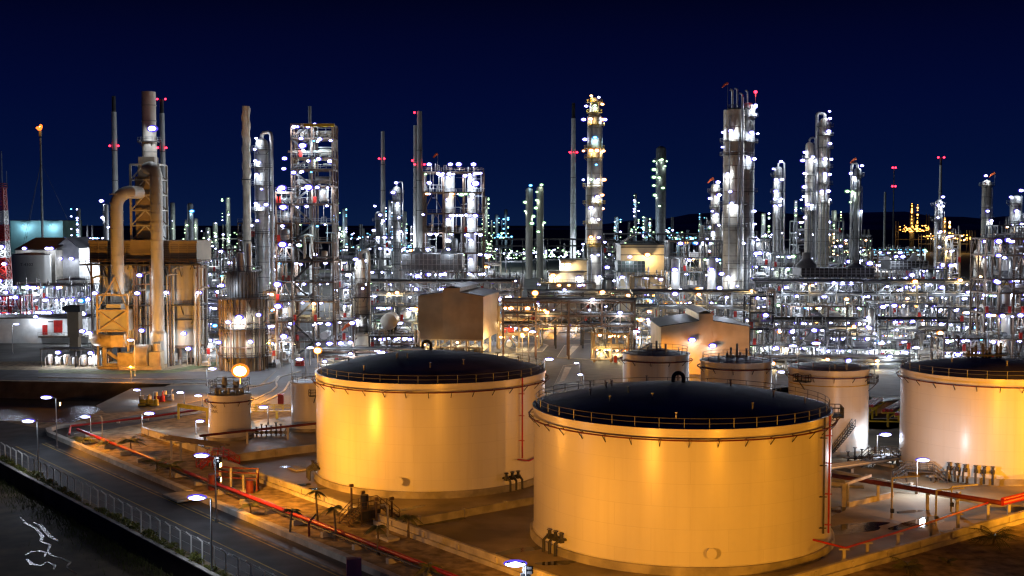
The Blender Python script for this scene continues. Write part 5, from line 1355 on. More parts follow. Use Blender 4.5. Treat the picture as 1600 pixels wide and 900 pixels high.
# ------------------------------------------------------------------ far lit plants
def far_unit(label, px0, px1, ytop, ybot, D, seed, kinds='gw', nl=40, ncol=3, m='dark_steel', s=1.0, tower=None):
    nl = min(98, round(nl * 1.45))
    r = random.Random(seed)
    a, c = at(px0, ytop, D), at(px1, ytop, D); W = c.x - a.x; H = a.z; zb = max(1.5, zt(ybot, D))
    t = thing('distant_plant', label, 'distant plant', ((a.x + c.x) / 2, D, 0))
    b = MB(); n = max(2, int(W / 14)); hs = []
    for i in range(n + 1):
        h = H * r.uniform(.45, .8); x = -W / 2 + W * i / n; hs.append((x, h))
        b.bar((x, 0, 0), (x, 0, h), 1.0); b.bar((x, 10, 0), (x, 10, h), 1.0)
    for z in (H * .25, H * .45): b.bar((-W / 2, 0, z), (W / 2, 0, z), .9); b.bar((-W / 2, 10, z), (W / 2, 10, z), .9)
    b.build('frame', m, t)
    cols = []
    for i in range(ncol):
        x = r.uniform(-W / 2, W / 2); h = H * (1.0 if i == 0 else r.uniform(.6, .9)); rad = r.uniform(1.2, 2.2) * D / 1000
        if tower and i == 0: x = at(tower, ytop, D).x - t.location.x
        q = MB(); q.drum(x, 4, 0, h, rad, 10); q.build('column', 'grey_steel', t); cols.append((x, h, rad))
    px_m = D / F
    for k in range(nl):
        if r.random() < .45 and cols:
            x, h, rad = r.choice(cols); x += r.choice([-1, 1]) * (rad + .6); z = r.uniform(zb, h)
        else: x = r.uniform(-W / 2, W / 2); z = zb + (H * .55 - zb) * r.random() ** 1.3
        lamp(t, (x, -3 - rad if cols else -3, z), r.choice(kinds), s * px_m * r.choice([1.1, 1.4, 1.7, 2.0, 2.6]), 5000 if k % 12 == 0 else 0)
    return t
far_unit('distant bluish lit plant just right of the teal warehouse', 102, 170, 325, 372, 850, 1, 'wwc', 26, 1)
far_unit('distant lamp field right of the fired heater', 262, 318, 316, 396, 760, 2, 'wgg', 40, 3)
far_unit('distant lamp field left of the spiral chimney', 318, 378, 308, 398, 900, 3, 'wgg', 44, 3)
far_unit('distant green white lit columns right of the steel frame tower', 518, 566, 312, 392, 950, 4, 'wgc', 42, 2)
far_unit('distant blue lit plant left of the thin lit column', 562, 612, 312, 392, 880, 5, 'cwc', 46, 3)
far_unit('distant blue lit plant between the lamp crown column and the chimneys', 622, 662, 330, 396, 980, 6, 'cwgc', 40, 2)
far_unit('distant column draped in green lamps right of the wide reactor frame', 752, 768, 308, 398, 1000, 7, 'g', 34, 1, tower=759)
far_unit('distant small twin tower right of the wide reactor frame', 768, 800, 327, 372, 1200, 8, 'gc', 22, 2)
far_unit('distant long lamp row left of the close dim columns', 758, 822, 358, 404, 900, 9, 'ggw', 44, 0)
far_unit('distant long lamp row between the dim columns and the central column', 822, 912, 358, 402, 950, 10, 'gwg', 56, 0)
far_unit('distant lamp cluster behind the central column', 940, 992, 338, 408, 900, 11, 'gcw', 40, 1)
far_unit('distant lamp crowded plant under the dim twin column', 984, 1052, 302, 372, 1000, 12, 'gcgw', 66, 2)
far_unit('distant blue green lamp cluster left of the massive column', 1048, 1104, 334, 374, 1050, 13, 'cgc', 42, 2)
far_unit('distant lamp cluster between the massive column and the hooped pipe column', 1176, 1250, 312, 372, 900, 14, 'wgw', 34, 2)
far_unit('distant green lit plant right of the tall column pair', 1296, 1358, 328, 400, 850, 15, 'gyg', 46, 2)
far_unit('distant cyan lit plant at the right of the windsock column pair', 1362, 1446, 352, 394, 800, 16, 'cccg', 56, 0)
far_unit('distant orange lit tower plant on the horizon at the right', 1404, 1452, 318, 362, 1600, 17, 'a', 58, 1, tower=1427, s=.85)
far_unit('distant orange lit plant behind the slim bright column', 1440, 1516, 338, 376, 1500, 18, 'aay', 52, 1, s=.85)
far_unit('distant orange lamps near the right edge on the horizon', 1524, 1596, 345, 366, 1550, 19, 'ay', 24, 1, s=.8)
far_unit('distant white lamps above the right air cooler bank', 1300, 1440, 368, 412, 700, 20, 'wgw', 52, 1)
far_unit('distant lamps behind the wide reactor frame at its left', 640, 700, 360, 402, 800, 21, 'wgw', 30, 1)
# ================================================================== street lamps and floodlights
def street_lamp(label, base, head_dx, H, ang=0.0, s=1.0, p=1500, floods=(), m='galvanised', k='w', tilt=.0, low=False, group=None, arm=1.6, on=True):
    t = thing('street_lamp', label, 'street lamp', tuple(base), 0, group)
    b = MB(); b.cyl(0, 0, 0, H, .11 * s, 8, .075 * s); b.cyl(0, 0, 0, .5, .22 * s, 8); b.build('pole', m, t)
    d = Vector((math.cos(ang), math.sin(ang), 0)); e = d * arm + Vector((0, 0, H + .12))
    b = MB(); b.bar((0, 0, H - .05), e, .09); b.build('arm', m, t)
    h = thing('head', None, None, tuple(e + d * .3)); h.parent = t; h.rotation_euler = (0, tilt, ang)
    b = MB(); b.box(.1, .05, .12, 1.5 * s, .42 * s, .09); hd = b.build('housing', 'grey_steel', h)
    b = MB()
    fy = -1 if math.cos(ang) > -.5 else 1
    b.ball(.15, .14 * fy, -.02, .82 * s, .28 * s, .20 * s, 12, 6); b.cur = 1; b.ball(.15, -.08 * fy, .0, 1.0 * s, .28 * s, .32 * s, 12, 6)  # second ball is a glowing shell imitating the lamp's halo
    if on: b.build('lens', (LMAT[k], 'lamp_halo'), h)
    if p and on:
        l = bpy.data.objects.new('lamp_light', light_data(k, p * .6)); col.objects.link(l); l.parent = h; l.location = (.2, -.2, -.75)
    for (z, aim, pw, cone) in floods:
        f = thing('floodlight', None, None, (0, 0, z)); f.parent = t
        v = Vector(aim) - (Vector(base) + Vector((0, 0, z))); a = math.atan2(v.y, v.x)
        f.rotation_euler = (0, 0, a)
        b = MB(); b.box(.45, 0, 0, .35, .8, .6); b.bar((0, 0, 0), (.4, 0, 0), .12); b.bar((.3, -.45, .0), (.3, .45, 0), .1); b.build('housing', 'dark_steel', f)
        b = MB(); b.box(.632, 0, 0, .02, .66, .46); b.build('lens', 'lamp_sodium', f)
        ld = bpy.data.lights.new('flood_light', 'SPOT'); ld.energy = pw; ld.color = COLS['s']; ld.spot_size = R(cone); ld.spot_blend = .55; ld.shadow_soft_size = .35
        l = bpy.data.objects.new('flood_light', ld); col.objects.link(l); l.parent = f; l.location = (.75, 0, 0)
        pit = math.atan2(v.z, math.hypot(v.x, v.y))
        l.rotation_euler = (PI / 2 + pit, 0, -PI / 2)
    return t
def lampat(label, bx, by, hx, hy, s=1.0, p=1500, **kw):
    g = gp(bx, by); e = at(hx, hy, g.y); H = max(2.0, e.z)
    dx = e.x - g.x
    return street_lamp(label, g, 0, H, kw.pop('ang', PI if dx < 0 else 0), s, p, arm=max(.3, abs(dx) - .3), **kw)
OR = 1.7
T2c = Vector((-11.7, 174.5, 7)); T1c = Vector((19.5, 140, 7)); T3c = Vector((70, 178, 7)); T4c = Vector((50.2, 192, 6))
lampat('street lamp by the road near the left edge, second tallest on the river side', 60, 742, 46, 659, 1.0, 1700)
lampat('street lamp with an orange floodlight at its neck beside the road bend', 89, 701, 74, 622, 1.0, 1300, floods=((7.2, st(82, -186, 0), 17000, 135),))
lampat('street lamp with dark floodlights facing the golden tank, in the garden', 338, 816, 317, 713, 1.0, 1200, floods=((7.6, T2c, 27000, 104), (7.0, T1c + Vector((-6, 0, 0)), 6000, 80), (5.2, st(74, -128, 1), 7000, 130), (7.3, st(96, -170, 0), 16000, 100)))  # last floodlight is added to brighten the left bund floor
lampat('street lamp over the road in front of the fence at the bottom', 331, 897, 310, 779, 1.05, 1700)
lampat('street lamp at the bottom edge carrying floodlights for the nearest tank', 822, 1035, 808, 883, 1.0, 1200, floods=((7.6, T1c + Vector((-3, 0, 0)), 27000, 84), (7.0, T2c + Vector((6, 0, 0)), 18000, 60)))
lampat('street lamp at the corner of the cross road above the red pipe', 222, 674, 232, 647, 1.0, 900)
lampat('street lamp behind the basin near the pump apron', 220, 627, 217, 610, .8, 700)
lampat('slanted street lamp beside the road left of the lettered small tank', 323, 603, 331, 577, 1.0, 900)
lampat('street lamp with one white head on the far left service road', 20, 553, 25, 507, .9, 900)
lampat('tall street lamp in front of the volute fan of the fired heater', 211, 588, 205, 532, .9, 800)
lampat('small lamp on the apron right of the basin, left one', 288, 632, 285, 614, .8, 250)
lampat('small lamp on the apron right of the basin, right one', 316, 636, 311, 619, .8, 250)
lampat('slanted lamp between the lettered small tank and the plain small tank', 419, 664, 413, 637, .9, 900)
lampat('slanted lamp left of the lettered tank over the pale wall', 306, 680, 310, 659, .8, 500)
lampat('lamp post in front of the foot of the frame tower, upper one', 478, 592, 484, 544, .9, 900)
lampat('lamp post in front of the foot of the frame tower, lower one', 456, 610, 467, 562, .9, 900)
lampat('lamp behind the rim of the golden tank at its left', 592, 600, 597, 552, 1.1, 900)
lampat('lamp behind the right rim of the golden tank', 850, 612, 857, 562, 1.0, 1200)
lampat('bright lamp seen just above the roof rim of the nearest tank', 996, 640, 989, 594, 1.3, 2600)
lampat('lamp leaning over the foot of the right edge tank', 1432, 772, 1440, 720, 1.0, 4200)
lampat('lamp in front of the grey wall between the tall pale tank and right edge tank', 1370, 716, 1382, 680, 1.0, 2400)
lampat('slanted lamp in front of the tall pale tank, upper one', 1300, 640, 1294, 594, .9, 1200)
lampat('slanted lamp in front of the tall pale tank, lower one', 1292, 668, 1285, 617, .9, 1200)
lampat('lamp post on the dark road behind the tank pair, with a small blue glow', 1212, 620, 1220, 582, .9, 1000)
lampat('small cool lamp on the road island behind the tanks', 906, 600, 905, 568, .6, 500)
lampat('second small cool lamp nearer to the nearest tank rim', 912, 624, 911, 586, .6, 600)
lampat('white lamp beside the road island left of the pipe bridge post', 826, 566, 831, 519, 1.0, 1000)
lampat('bright lamp at the left end of the zigzag braced frame', 985, 566, 992, 519, 1.3, 1500)
lampat('unlit hooked garden post lit orange from behind', 160, 684, 156, 652, .8, 0, m='beige_steel', on=False)
lampat('slanted garden lamp left of the unlit hooked post', 142, 678, 135, 652, .9, 600, m='beige_steel')
lampat('white lamp over the lower corner near the lettered small tank wall', 300, 770, 314, 712, .01, 0, on=False, m='grey_steel')
lampat('lamp on the dark road beside the white truss bay', 1366, 590, 1376, 537, 1.0, 1200)
lampat('lamp at the right end of the white truss bay', 1422, 592, 1430, 544, 1.0, 1200)
lampat('twin bright lamp above the front pipe rack left end', 1280, 592, 1276, 537, 1.2, 1500)
lampat('bright lamp over the front pipe rack left of the twin bright lamp', 1246, 596, 1240, 541, 1.0, 1200)
# sodium floodlight masts
def sodium(label, bx, by, hx, hy, p, s=1.0, aims=(), ck='s'):
    g = gp(bx, by); e = at(hx, hy, g.y)
    t = thing('floodlight_mast', label, 'floodlight', (g.x, g.y, 0))
    b = MB(); b.cyl(0, 0, 0, e.z, .12, 8, .08); b.bar((-.8, 0, e.z), (.8, 0, e.z), .12); b.build('pole', 'galvanised', t)
    b = MB(); b.box(0, .1, e.z + .2, 1.1 * s, .4, .8 * s); b.build('housing', 'dark_steel', t)
    b = MB(); b.ball(0, -.35, e.z + .2, .8 * s, .35, .62 * s, 12, 6); b.cur = 1; b.ball(0, .02, e.z + .2, 1.12 * s, .3, .92 * s, 14, 8); b.build('lens', ('lamp_sodium', 'lamp_halo_warm'), t)  # outer ball imitates the orange glare round the lens
    l = bpy.data.objects.new('lamp_light', light_data('s', p)); col.objects.link(l); l.parent = t; l.location = (0, -1.0, e.z - .2)
    for aim, pw, cone in aims:
        v = Vector(aim) - Vector((g.x, g.y, e.z))
        ld = bpy.data.lights.new('flood_light', 'SPOT'); ld.energy = pw; ld.color = COLS[ck]; ld.spot_size = R(cone); ld.spot_blend = .5; ld.shadow_soft_size = .35
        l = bpy.data.objects.new('flood_light', ld); col.objects.link(l); l.parent = t; l.location = (0, -.9, e.z + .2)
        l.rotation_euler = (PI / 2 + math.atan2(v.z, math.hypot(v.x, v.y)), 0, math.atan2(v.y, v.x) - PI / 2)
    return t
sodium('blazing orange floodlight above the small lettered tank', 376, 622, 376, 581, 26000, 1.7)
sodium('orange floodlight by the left rim of the golden tank', 497, 606, 496, 549, 5000, .9)
sodium('orange floodlight in front of the pipe bridge left end', 836, 556, 838, 459, 5000, .9)
sodium('small orange lamp beside the white lamp on the road islands', 816, 566, 818, 524, 2500, .5)
sodium('small orange light on the ground behind the fan house of the fired heater', 764, 470, 764, 400, 2500, .8)
sodium('mast in the dark near the basin edge whose floodlights face the fired heater', 205, 596, 205, 574, 1500, .25, ((at(190, 500, 306), 36000, 88), (at(262, 490, 306), 40000, 84), (at(380, 540, 300), 44000, 60)), 'h')
# unseen floodlight poles just out of frame, some added as fill
street_lamp('floodlight pole outside the lower right corner facing the right edge tank', (58, 104, 0), 0, 8.0, PI / 2, 1.0, 0, floods=((7.6, T3c + Vector((2, 0, 2)), 100000, 38), (7.2, T4c + Vector((0, 0, 2)), 22000, 30), (6.8, T1c + Vector((8, 0, 1)), 6500, 56)), on=False)
street_lamp('added unseen floodlight pole outside the bottom edge right of the nearest tank', (33, 88, 0), 0, 8.0, PI / 2, 1.0, 0, floods=((7.6, T1c + Vector((4, 0, 1)), 24000, 56), (7.0, st(120, -86), 5000, 60)), on=False)  # unseen pole added to even out the light on the nearest tank
street_lamp('floodlight pole outside the right edge facing the right edge tank', (92, 146, 0), 0, 8.0, PI / 2, 1.0, 0, floods=((7.6, T3c + Vector((6, 0, 0)), 14000, 90), (7.0, st(150, -86), 22000, 120)), on=False)

street_lamp('added unseen tall floodlight mast outside the right edge lighting the pale bund floor', (94, 140, 0), 0, 15.0, PI / 2, 1.0, 0, floods=((14.5, st(146, -92), 70000, 80),), on=False)  # unseen mast added to throw orange light on the floor
# ================================================================== fence, shrubs, grass
fn = thing('fence', 'long wire fence with cranked white posts along the road above the river', 'fence', tuple(st(53.0, -214)))
o = st(53.0, -214)
b = MB(); b.bar((0, 0, 0), (0, 0, 2.5), .13); e = Vector((NX, NY, 0)) * -.55; b.bar((0, 0, 2.48), (e.x, e.y, 3.0), .12)
first = None
for i in range(53):
    p = st(53.0, -214 + i * 2.85) - o
    if first is None: first = b.build('post', 'white_paint', fn, p)
    else: inst(first, fn, p)
end = st(53.0, -64) - o
for k, z in enumerate((.6, 1.5, 2.4, 2.75, 2.98)):
    off = Vector((NX, NY, 0)) * (0 if z < 2.5 else -.55 * (z - 2.48) / .52)
    b = MB(); b.bar(off + Vector((0, 0, z)), end + off + Vector((0, 0, z)), .02); b.build('wire', 'galvanised', fn)
sh = MB(); rs = random.Random(5)
for i in range(170):
    a, ph = rs.uniform(0, 2 * PI), rs.uniform(.05, 1.4); q = rs.uniform(.25, .62)
    c = Vector((q * math.cos(a) * math.cos(ph), q * math.sin(a) * math.cos(ph), q * math.sin(ph) * 1.1 + .08))
    d = Vector((rs.uniform(-1, 1), rs.uniform(-1, 1), rs.uniform(.0, 1))).normalized(); e = d.cross(Vector((rs.uniform(-1, 1), rs.uniform(-1, 1), 1))).normalized()
    sh.add([tuple(c - e * .06), tuple(c + d * .2), tuple(c + e * .06), tuple(c - d * .05)], [(0, 1, 2, 3)])
shrub = sh.build('shrub', 'shrub_leaf', None, st(52.7, -190), sharp=None)
tag(shrub, 'low yellow green shrub at the foot of the river fence', 'shrub', 'shrubs along the river fence')
for i in range(95):
    t_ = -205 + i * 1.35 + rs.uniform(-.5, .5)
    if rs.random() < .12: continue
    o2 = shrub.copy(); col.objects.link(o2); o2.location = st(52.6 + rs.uniform(-.2, .3), t_); s = rs.uniform(.7, 1.6); o2.scale = (s, s, s * rs.uniform(.7, 1.1)); o2.rotation_euler = (0, 0, rs.uniform(0, 6))

# ================================================================== palms
def palm(label, px, py, H, nf=11, L=2.2, seed=0, droop=1.0, w=.34):
    r = random.Random(seed); g = gp(px, py); t = thing('palm_tree', label, 'palm', tuple(g))
    b = MB(); lx, ly = r.uniform(-.12, .12) * H, r.uniform(-.08, .08) * H
    b.tube([(0, 0, 0), (lx * .2, ly * .2, H * .35), (lx * .6, ly * .6, H * .7), (lx, ly, H)], [.2, .13, .11, .12], 8); b.build('trunk', 'palm_trunk', t)
    b = MB()
    for i in range(nf):
        a = 2 * PI * i / nf + r.uniform(-.25, .25); up = r.uniform(.25, 1.15); l = L * r.uniform(.8, 1.1); pts = []
        for j in range(8):
            f = j / 7; q = l * f
            pts.append(Vector((lx + q * math.cos(a) * math.cos(up * (1 - f * .6)), ly + q * math.sin(a) * math.cos(up * (1 - f * .6)), H + q * math.sin(up) - droop * l * .62 * f * f)))
        b.tube(pts, [.035] * 7 + [.012], 4, False)
        d0 = Vector((-math.sin(a), math.cos(a), 0))
        for j in range(1, 8):
            for f in (0, .5):
                p = pts[j].lerp(pts[j - 1], f); d = (pts[j] - pts[j - 1]).normalized()
                ll = w * 2.4 * math.sin(PI * min(1, (j - f) / 7.4 + .12)) * L / 2
                for s_ in (-1, 1):
                    tip = p + d0 * s_ * ll * .8 + d * ll * .55 + Vector((0, 0, -ll * .5))
                    b.add([tuple(p - d * .05), tuple(p + d * .07), tuple(tip)], [(0, 1, 2)])
    b.build('frond', 'palm_leaf', t, sharp=None)
    return t
for a in (('low bushy palm at the left end of the red garden pipe', 130, 694, .6, 12, 2.4, 1), ('low palm right of the two hooked garden posts', 166, 700, .7, 11, 2.0, 2), ('feathery palm in the sunlit garden middle left of the pale wall', 205, 706, 1.6, 13, 2.6, 3),
          ('dark palm in front of the pale wall corner', 246, 738, 1.2, 12, 2.5, 4), ('dark palm touching its right neighbour near the red pipe rack', 266, 745, 1.4, 12, 2.4, 5),
          ('small drooping palm between the red pipe and the bund wall', 453, 840, 3.0, 7, 1.5, 6, 1.3), ('thin trunked palm in front of the left bund wall', 496, 816, 3.7, 8, 1.5, 7, 1.4), ('tall thin palm with two hanging fronds', 525, 845, 3.6, 6, 1.7, 8, 1.5),
          ('dark palm in front of the stair over the bund wall', 591, 868, 3.0, 8, 1.7, 9, 1.5), ('shaggy dark palm right of the stair over the bund wall', 638, 842, 2.4, 9, 1.8, 10, 1.5),
          ('dim palm low in the shade right of the purple box', 670, 902, 1.0, 9, 1.8, 12, 1.2), ('small palm by the street lamp base near the red valve rack', 392, 806, 1.2, 9, 1.6, 13, 1.1)):
    palm(*a)
palm('wide low palm with spreading fronds at the right edge', 1552, 852, .8, 16, 3.0, 20, .9, .3)
palm('low palm at the bottom edge right of the nearest tank', 1418, 897, .7, 12, 2.3, 21, 1.0)
palm('small young palm plant near the bottom right', 1481, 882, .3, 8, 1.2, 22, .9)

# ================================================================== garden pipes, racks and small things
def support(t, p, h, m='pale_concrete', w=.3):
    b = MB(); b.box(p.x, p.y, .15, .9, .9, .3, ANG_U); b.box(p.x, p.y, h / 2, w, w, h, ANG_U); b.box(p.x, p.y, h, w, 1.1, .16, ANG_U); b.build('support', m, t)
t = thing('fire_main', 'long bright red pipe on concrete sleepers through the gravel garden', 'pipe', tuple(st(69.6, -205)))
o = st(69.6, -205)
b = MB(); q = lambda s_, t_, z: st(s_, t_, z) - o
b.tube([q(69.6, -208, .9), q(69.6, -72, .9)], .24, 10); b.build('pipe', 'red_paint', t)
b = MB(); b.tube([q(68.9, -172, .75), q(68.9, -72, .75)], .13, 8); b.build('pipe', 'dark_steel', t)
for i in range(19):
    p = q(69.3, -206 + i * 7, 0); b = MB(); b.box(p.x, p.y, .3, 1.7, .55, .6, ANG_N); b.build('sleeper', 'pale_concrete', t)
t = thing('fire_main', 'dim red pipe along the far side of the garden beside the cross road', 'pipe', tuple(gp(110, 671)))
o = gp(110, 671); b = MB(); b.tube([gp(108, 684) - o + Vector((0, 0, .6)), Vector((0, 0, .6)), gp(230, 657) - o + Vector((0, 0, .6)), gp(318, 644) - o + Vector((0, 0, .6))], .2, 8); b.build('pipe', 'red_paint', t)
b = MB()
for px_, py_ in ((140, 665), (185, 661), (230, 657), (275, 650)): p = gp(px_, py_) - o; b.box(p.x, p.y, .2, .5, .5, .4)
b.build('sleeper', 'pale_concrete', t)
# red valve rack in front of the lamp (left)
t = thing('valve_rack', 'red valve and pipe rack beside the street lamp with dark floodlights', 'valve rack', tuple(gp(382, 768)))
for dx, dy, h in ((-3.6, 1.5, 2.6), (-1.8, 0, 3.2), (0, -.6, 2.4), (1.6, 1, 3.0)):
    b = MB(); b.box(dx, dy, h / 2, .28, .28, h); b.box(dx, dy, .2, .8, .8, .4); b.build('support', 'pale_concrete', t)
for z, y in ((2.5, .3), (1.9, -.3), (3.0, .9)):
    b = MB(); b.tube([(-4.4, y + 1.2, z), (-1, y, z), (1.8, y - .4, z), (1.8, y - .4, .2)], .11, 8); b.build('pipe', 'rust_red', t)
b = MB(); b.cyl(-4.5, 1.4, 0, 2.1, .75, 12); b.build('valve', 'rust_red', t)
b = MB(); b.cyl(.9, -.8, 0, 1.7, .5, 12); b.build('valve', 'rust_red', t)
# red railing crossover and the stair crossover
def crossover(label, p, ang, m='dark_steel', L=4.2, w=1.3, h=1.5, green=False):
    t = thing('stair_crossover', label, 'stair', tuple(p), ang)
    b = MB(); b.bb(-L / 2, L / 2, -w / 2, w / 2, h, h + .1)
    for s_ in (-1, 1):
        for i in range(6): b.box(s_ * (L / 2 + .15 + i * .3), 0, h - .02 - i * h / 6, .3, w, .06)
    b.build('step', m, t)
    b = MB()
    for y in (-w / 2, w / 2):
        b.rail([(-L / 2, y, h), (L / 2, y, h)], 1.15, .07, 1.0)
        for s_ in (-1, 1):
            for zz in (.6, 1.15): b.bar((s_ * L / 2, y, h + zz), (s_ * (L / 2 + 1.8), y, zz), .07)
            b.bar((s_ * (L / 2 + 1.8), y, 0), (s_ * (L / 2 + 1.8), y, 1.15), .08); b.bar((s_ * L / 2, y, h), (s_ * (L / 2 + 1.8), y, 0), .14)
            b.bar((s_ * L / 2, y, 0), (s_ * L / 2, y, h), .14)
    b.build('railing', m, t)
    return t
crossover('red railed stair crossing the left end of the bund wall', st(76.9, -168), ANG_N, 'red_paint', 2.6, 1.6, 1.35)
c1 = crossover('dark stair with railings crossing the bund wall between the two big tanks', st(76.9, -125.3), ANG_N, 'brown_steel', 3.6, 2.2, 1.5)
b = MB()
for dx, dy, h in ((-1.2, 2.2, 4.4), (.8, 2.8, 3.2), (-.4, -2.2, 3.4), (2.2, -1.6, 3.0)):
    b.cyl(dx, dy, 0, h - .6, .14, 8); b.box(dx, dy, h - .3, .5, .3, .35)
b.build('valve_post', 'brown_steel', c1)
b = MB(); b.box(-.6, .2, 1.0, 3.0, 2.6, 1.0); b.cyl(-.5, .3, 1.5, 3.2, .5, 12); b.build('valve', 'dark_steel', c1)
crossover('dark stair with hoop railings at the foot of the right edge tank', gp(1437, 752), R(-12), 'dark_steel', 3.6, 1.4, 1.4)
crossover('dark stair over blue lit pipes between the tall pale tank and the right edge tank', gp(1383, 728), R(8), 'dark_steel', 4.6, 1.5, 1.6)
# pipes around the right hand tanks
t = thing('fire_main', 'thick red pipe crossing from the nearest tank to the right wall', 'pipe', tuple(st(137, -112)))
o = st(137, -112)
pts = [at(1262, 731, 172), at(1290, 741, 166), at(1430, 765, 157), at(1546, 783, 150), at(1640, 757, 158)]
pts = [Vector((p.x, p.y, 2.4)) for p in (gp(1262, 731 , 2.4), gp(1290, 741, 2.4), gp(1430, 764, 2.4), gp(1565, 786, 2.4), gp(1700, 752, 2.4))]
b = MB(); b.tube([p - o for p in pts[:4]], .3, 10); b.build('pipe', 'rust_red', t)
b = MB(); b.tube([p - o for p in pts[3:]], .36, 10); b.tube([p - o + Vector((.3, .5, .3)) for p in pts[3:]], .26, 10); b.build('pipe', 'red_paint', t)
for a in (.15, .5, .85):
    p = pts[2].lerp(pts[3], a) - o; b = MB(); b.box(p.x, p.y, 1.05, .32, .32, 2.1); b.box(p.x, p.y, 2.08, .3, 1.2, .16); b.build('support', 'pale_concrete', t)
for a in (.2, .6):
    p = pts[1].lerp(pts[2], a) - o; b = MB(); b.box(p.x, p.y, 1.05, .32, .32, 2.1); b.build('support', 'pale_concrete', t)
for a in (.08, .3, .6):
    p = pts[3].lerp(pts[4], a) - o; b = MB(); b.box(p.x, p.y, 1.0, .34, .34, 2.0); b.box(p.x, p.y, .2, 1.2, 1.2, .4); b.build('support', 'pale_concrete', t)
t = thing('foam_line', 'thin red pipe on pale posts curving from the nearest tank to the right wall', 'pipe', tuple(gp(1250, 872)))
o = gp(1250, 872)
pts = [Vector((p.x, p.y, 2.2)) for p in (gp(1249, 838, 2.2), gp(1321, 856, 2.2), gp(1450, 817, 2.2), gp(1551, 783, 2.2))]
b = MB(); b.tube([p - o for p in pts], .12, 8); b.build('pipe', 'red_paint', t)
for p in (pts[0].lerp(pts[1], .12), pts[0].lerp(pts[1], .97), pts[1].lerp(pts[2], .25), pts[1].lerp(pts[2], .62), pts[2].lerp(pts[3], .04), pts[2].lerp(pts[3], .45)):
    v = p - o; b = MB(); b.box(v.x, v.y, 1.0, .3, .3, 2.0); b.box(v.x, v.y, 2.02, 1.1, .3, .14); b.box(v.x, v.y, .15, .8, .8, .3); b.build('support', 'pale_concrete', t)
t = thing('drain_line', 'grey pipes on a pale frame right behind the nearest tank', 'pipe', tuple(gp(1318, 792)))
b = MB(); b.box(0, 0, 1.5, .5, .5, 3.0); b.bar((0, 0, 2.9), (-8, 2.5, 2.9), .4); b.bar((0, 0, 2.9), (5, 5.5, 2.9), .35); b.build('frame', 'pale_concrete', t)
b = MB(); b.tube([(-8, 3, 3.2), (0, .5, 3.2), (.6, .4, 2.8), (.6, .4, .3)], .2, 8); b.tube([(-8, 3.6, 2.2), (3, 1.5, 2.2)], .22, 8); b.build('pipe', 'galvanised', t)
b = MB(); b.bar((.5, -.3, .35), (8, 5.5, .35), .35, .7); b.build('curb', 'pale_concrete', t)
for lab, px_, py_, h in (('pale T shaped post on the bund floor right of the nearest tank', 1393, 810, 5.0), ('pale post with a hanging box in front of the right edge tank', 1462, 822, 4.3), ('thin dark post beside the round puddle', 1486, 800, 3.2)):
    t = thing('post', lab, 'post', tuple(gp(px_, py_))); b = MB(); b.cyl(0, 0, 0, h, .13, 8); b.bar((0, 0, h), (3.6, .8, h + .1), .16); b.build('pole', 'beige_steel', t)
    b = MB(); b.box(.0, -.2, 1.0, .4, .4, .5); b.build('box', 'dark_steel', t)
t = thing('pipe_bundle', 'blue lit silver pipe bundle running to the stair between the right hand tanks', 'pipe', tuple(gp(1350, 735)))
b = MB()
for i in range(3): b.tube([(-11, -6 + i * .9, .9), (1, 1 + i * .9, .9), (8, 5 + i * .9, 1.0)], .25, 8)
b.build('pipe', 'aluminium', t)
for x, y in ((-8, -3.6), (-3, -.8), (4, 3.2)):
    b = MB(); b.box(x, y, .3, .5, 3, .6, .5); b.build('sleeper', 'concrete', t)
for lab, px_, py_, n, sc in (('cluster of dark valves and risers at the foot of the tall pale tank', 1352, 722, 6, 1.0), ('crowded valve manifold behind the blue lit stair', 1404, 726, 7, 1.0), ('pump set with silver pipes between the two small left tanks', 420, 682, 8, 1.1), ('row of small valves at the foot of the right edge tank', 1478, 752, 5, .8)):
    t = thing('valve_manifold', lab, 'valves', tuple(gp(px_, py_))); r = random.Random(px_)
    b = MB(); b.tube([(-3 * sc, 0, .7), (3 * sc, .4, .7)], .22, 8); b.tube([(-3 * sc, 1.2, .5), (3 * sc, 1.5, .5)], .18, 8); b.build('pipe', 'galvanised', t)
    for i in range(n):
        x = (-2.6 + 5.2 * i / (n - 1)) * sc; h = r.uniform(1.2, 2.3)
        b = MB(); b.cyl(x, .1, 0, h, .12, 8); b.box(x, .1, .7, .45, .45, .5); b.lathe([(.08, h), (.3, h + .02), (.3, h + .08), (.08, h + .1)], 10, (x, .1, 0)); b.build('valve', r.choice(['dark_steel', 'grey_steel', 'brown_steel']), t)
# yellow pipe bridge and red racks between tanks
t = thing('pipe_bridge', 'yellow pipe bridge beside the lettered small tank', 'pipe bridge', tuple(gp(296, 655)))
b = MB(); a = gp(285, 648); c = gp(326, 662); v = c - a; b.bar((-2, 0, 2.6), (5, -5.5, 2.6), .5, .7); b.bar((-2, 0, 0), (-2, 0, 2.6), .35); b.bar((4.6, -5.2, 0), (4.6, -5.2, 2.6), .35); b.build('beam', 'yellow_paint', t)
t = thing('handrail_walkway', 'yellow railed walkway between the two small left tanks', 'walkway', tuple(gp(432, 655)))
b = MB(); b.bb(-5.5, 6, 0, 1.2, 1.4, 1.5); b.rail([(-5.5, 0, 1.5), (6, 0, 1.5)], 1.1, .1, 1.6); b.rail([(-5.5, 1.2, 1.5), (6, 1.2, 1.5)], 1.1, .1, 1.6); b.build('railing', 'yellow_paint', t)
b = MB()
for x in (-5, 0, 3.4, 5.6): b.bar((x, .6, 0), (x, .6, 1.5 if x != 3.4 else 3.6), .45)
b.build('leg', 'yellow_paint', t)
t = thing('overhead_pipe', 'long dark overhead pipe on pale posts in front of the two small left tanks', 'pipe', tuple(gp(400, 702)))
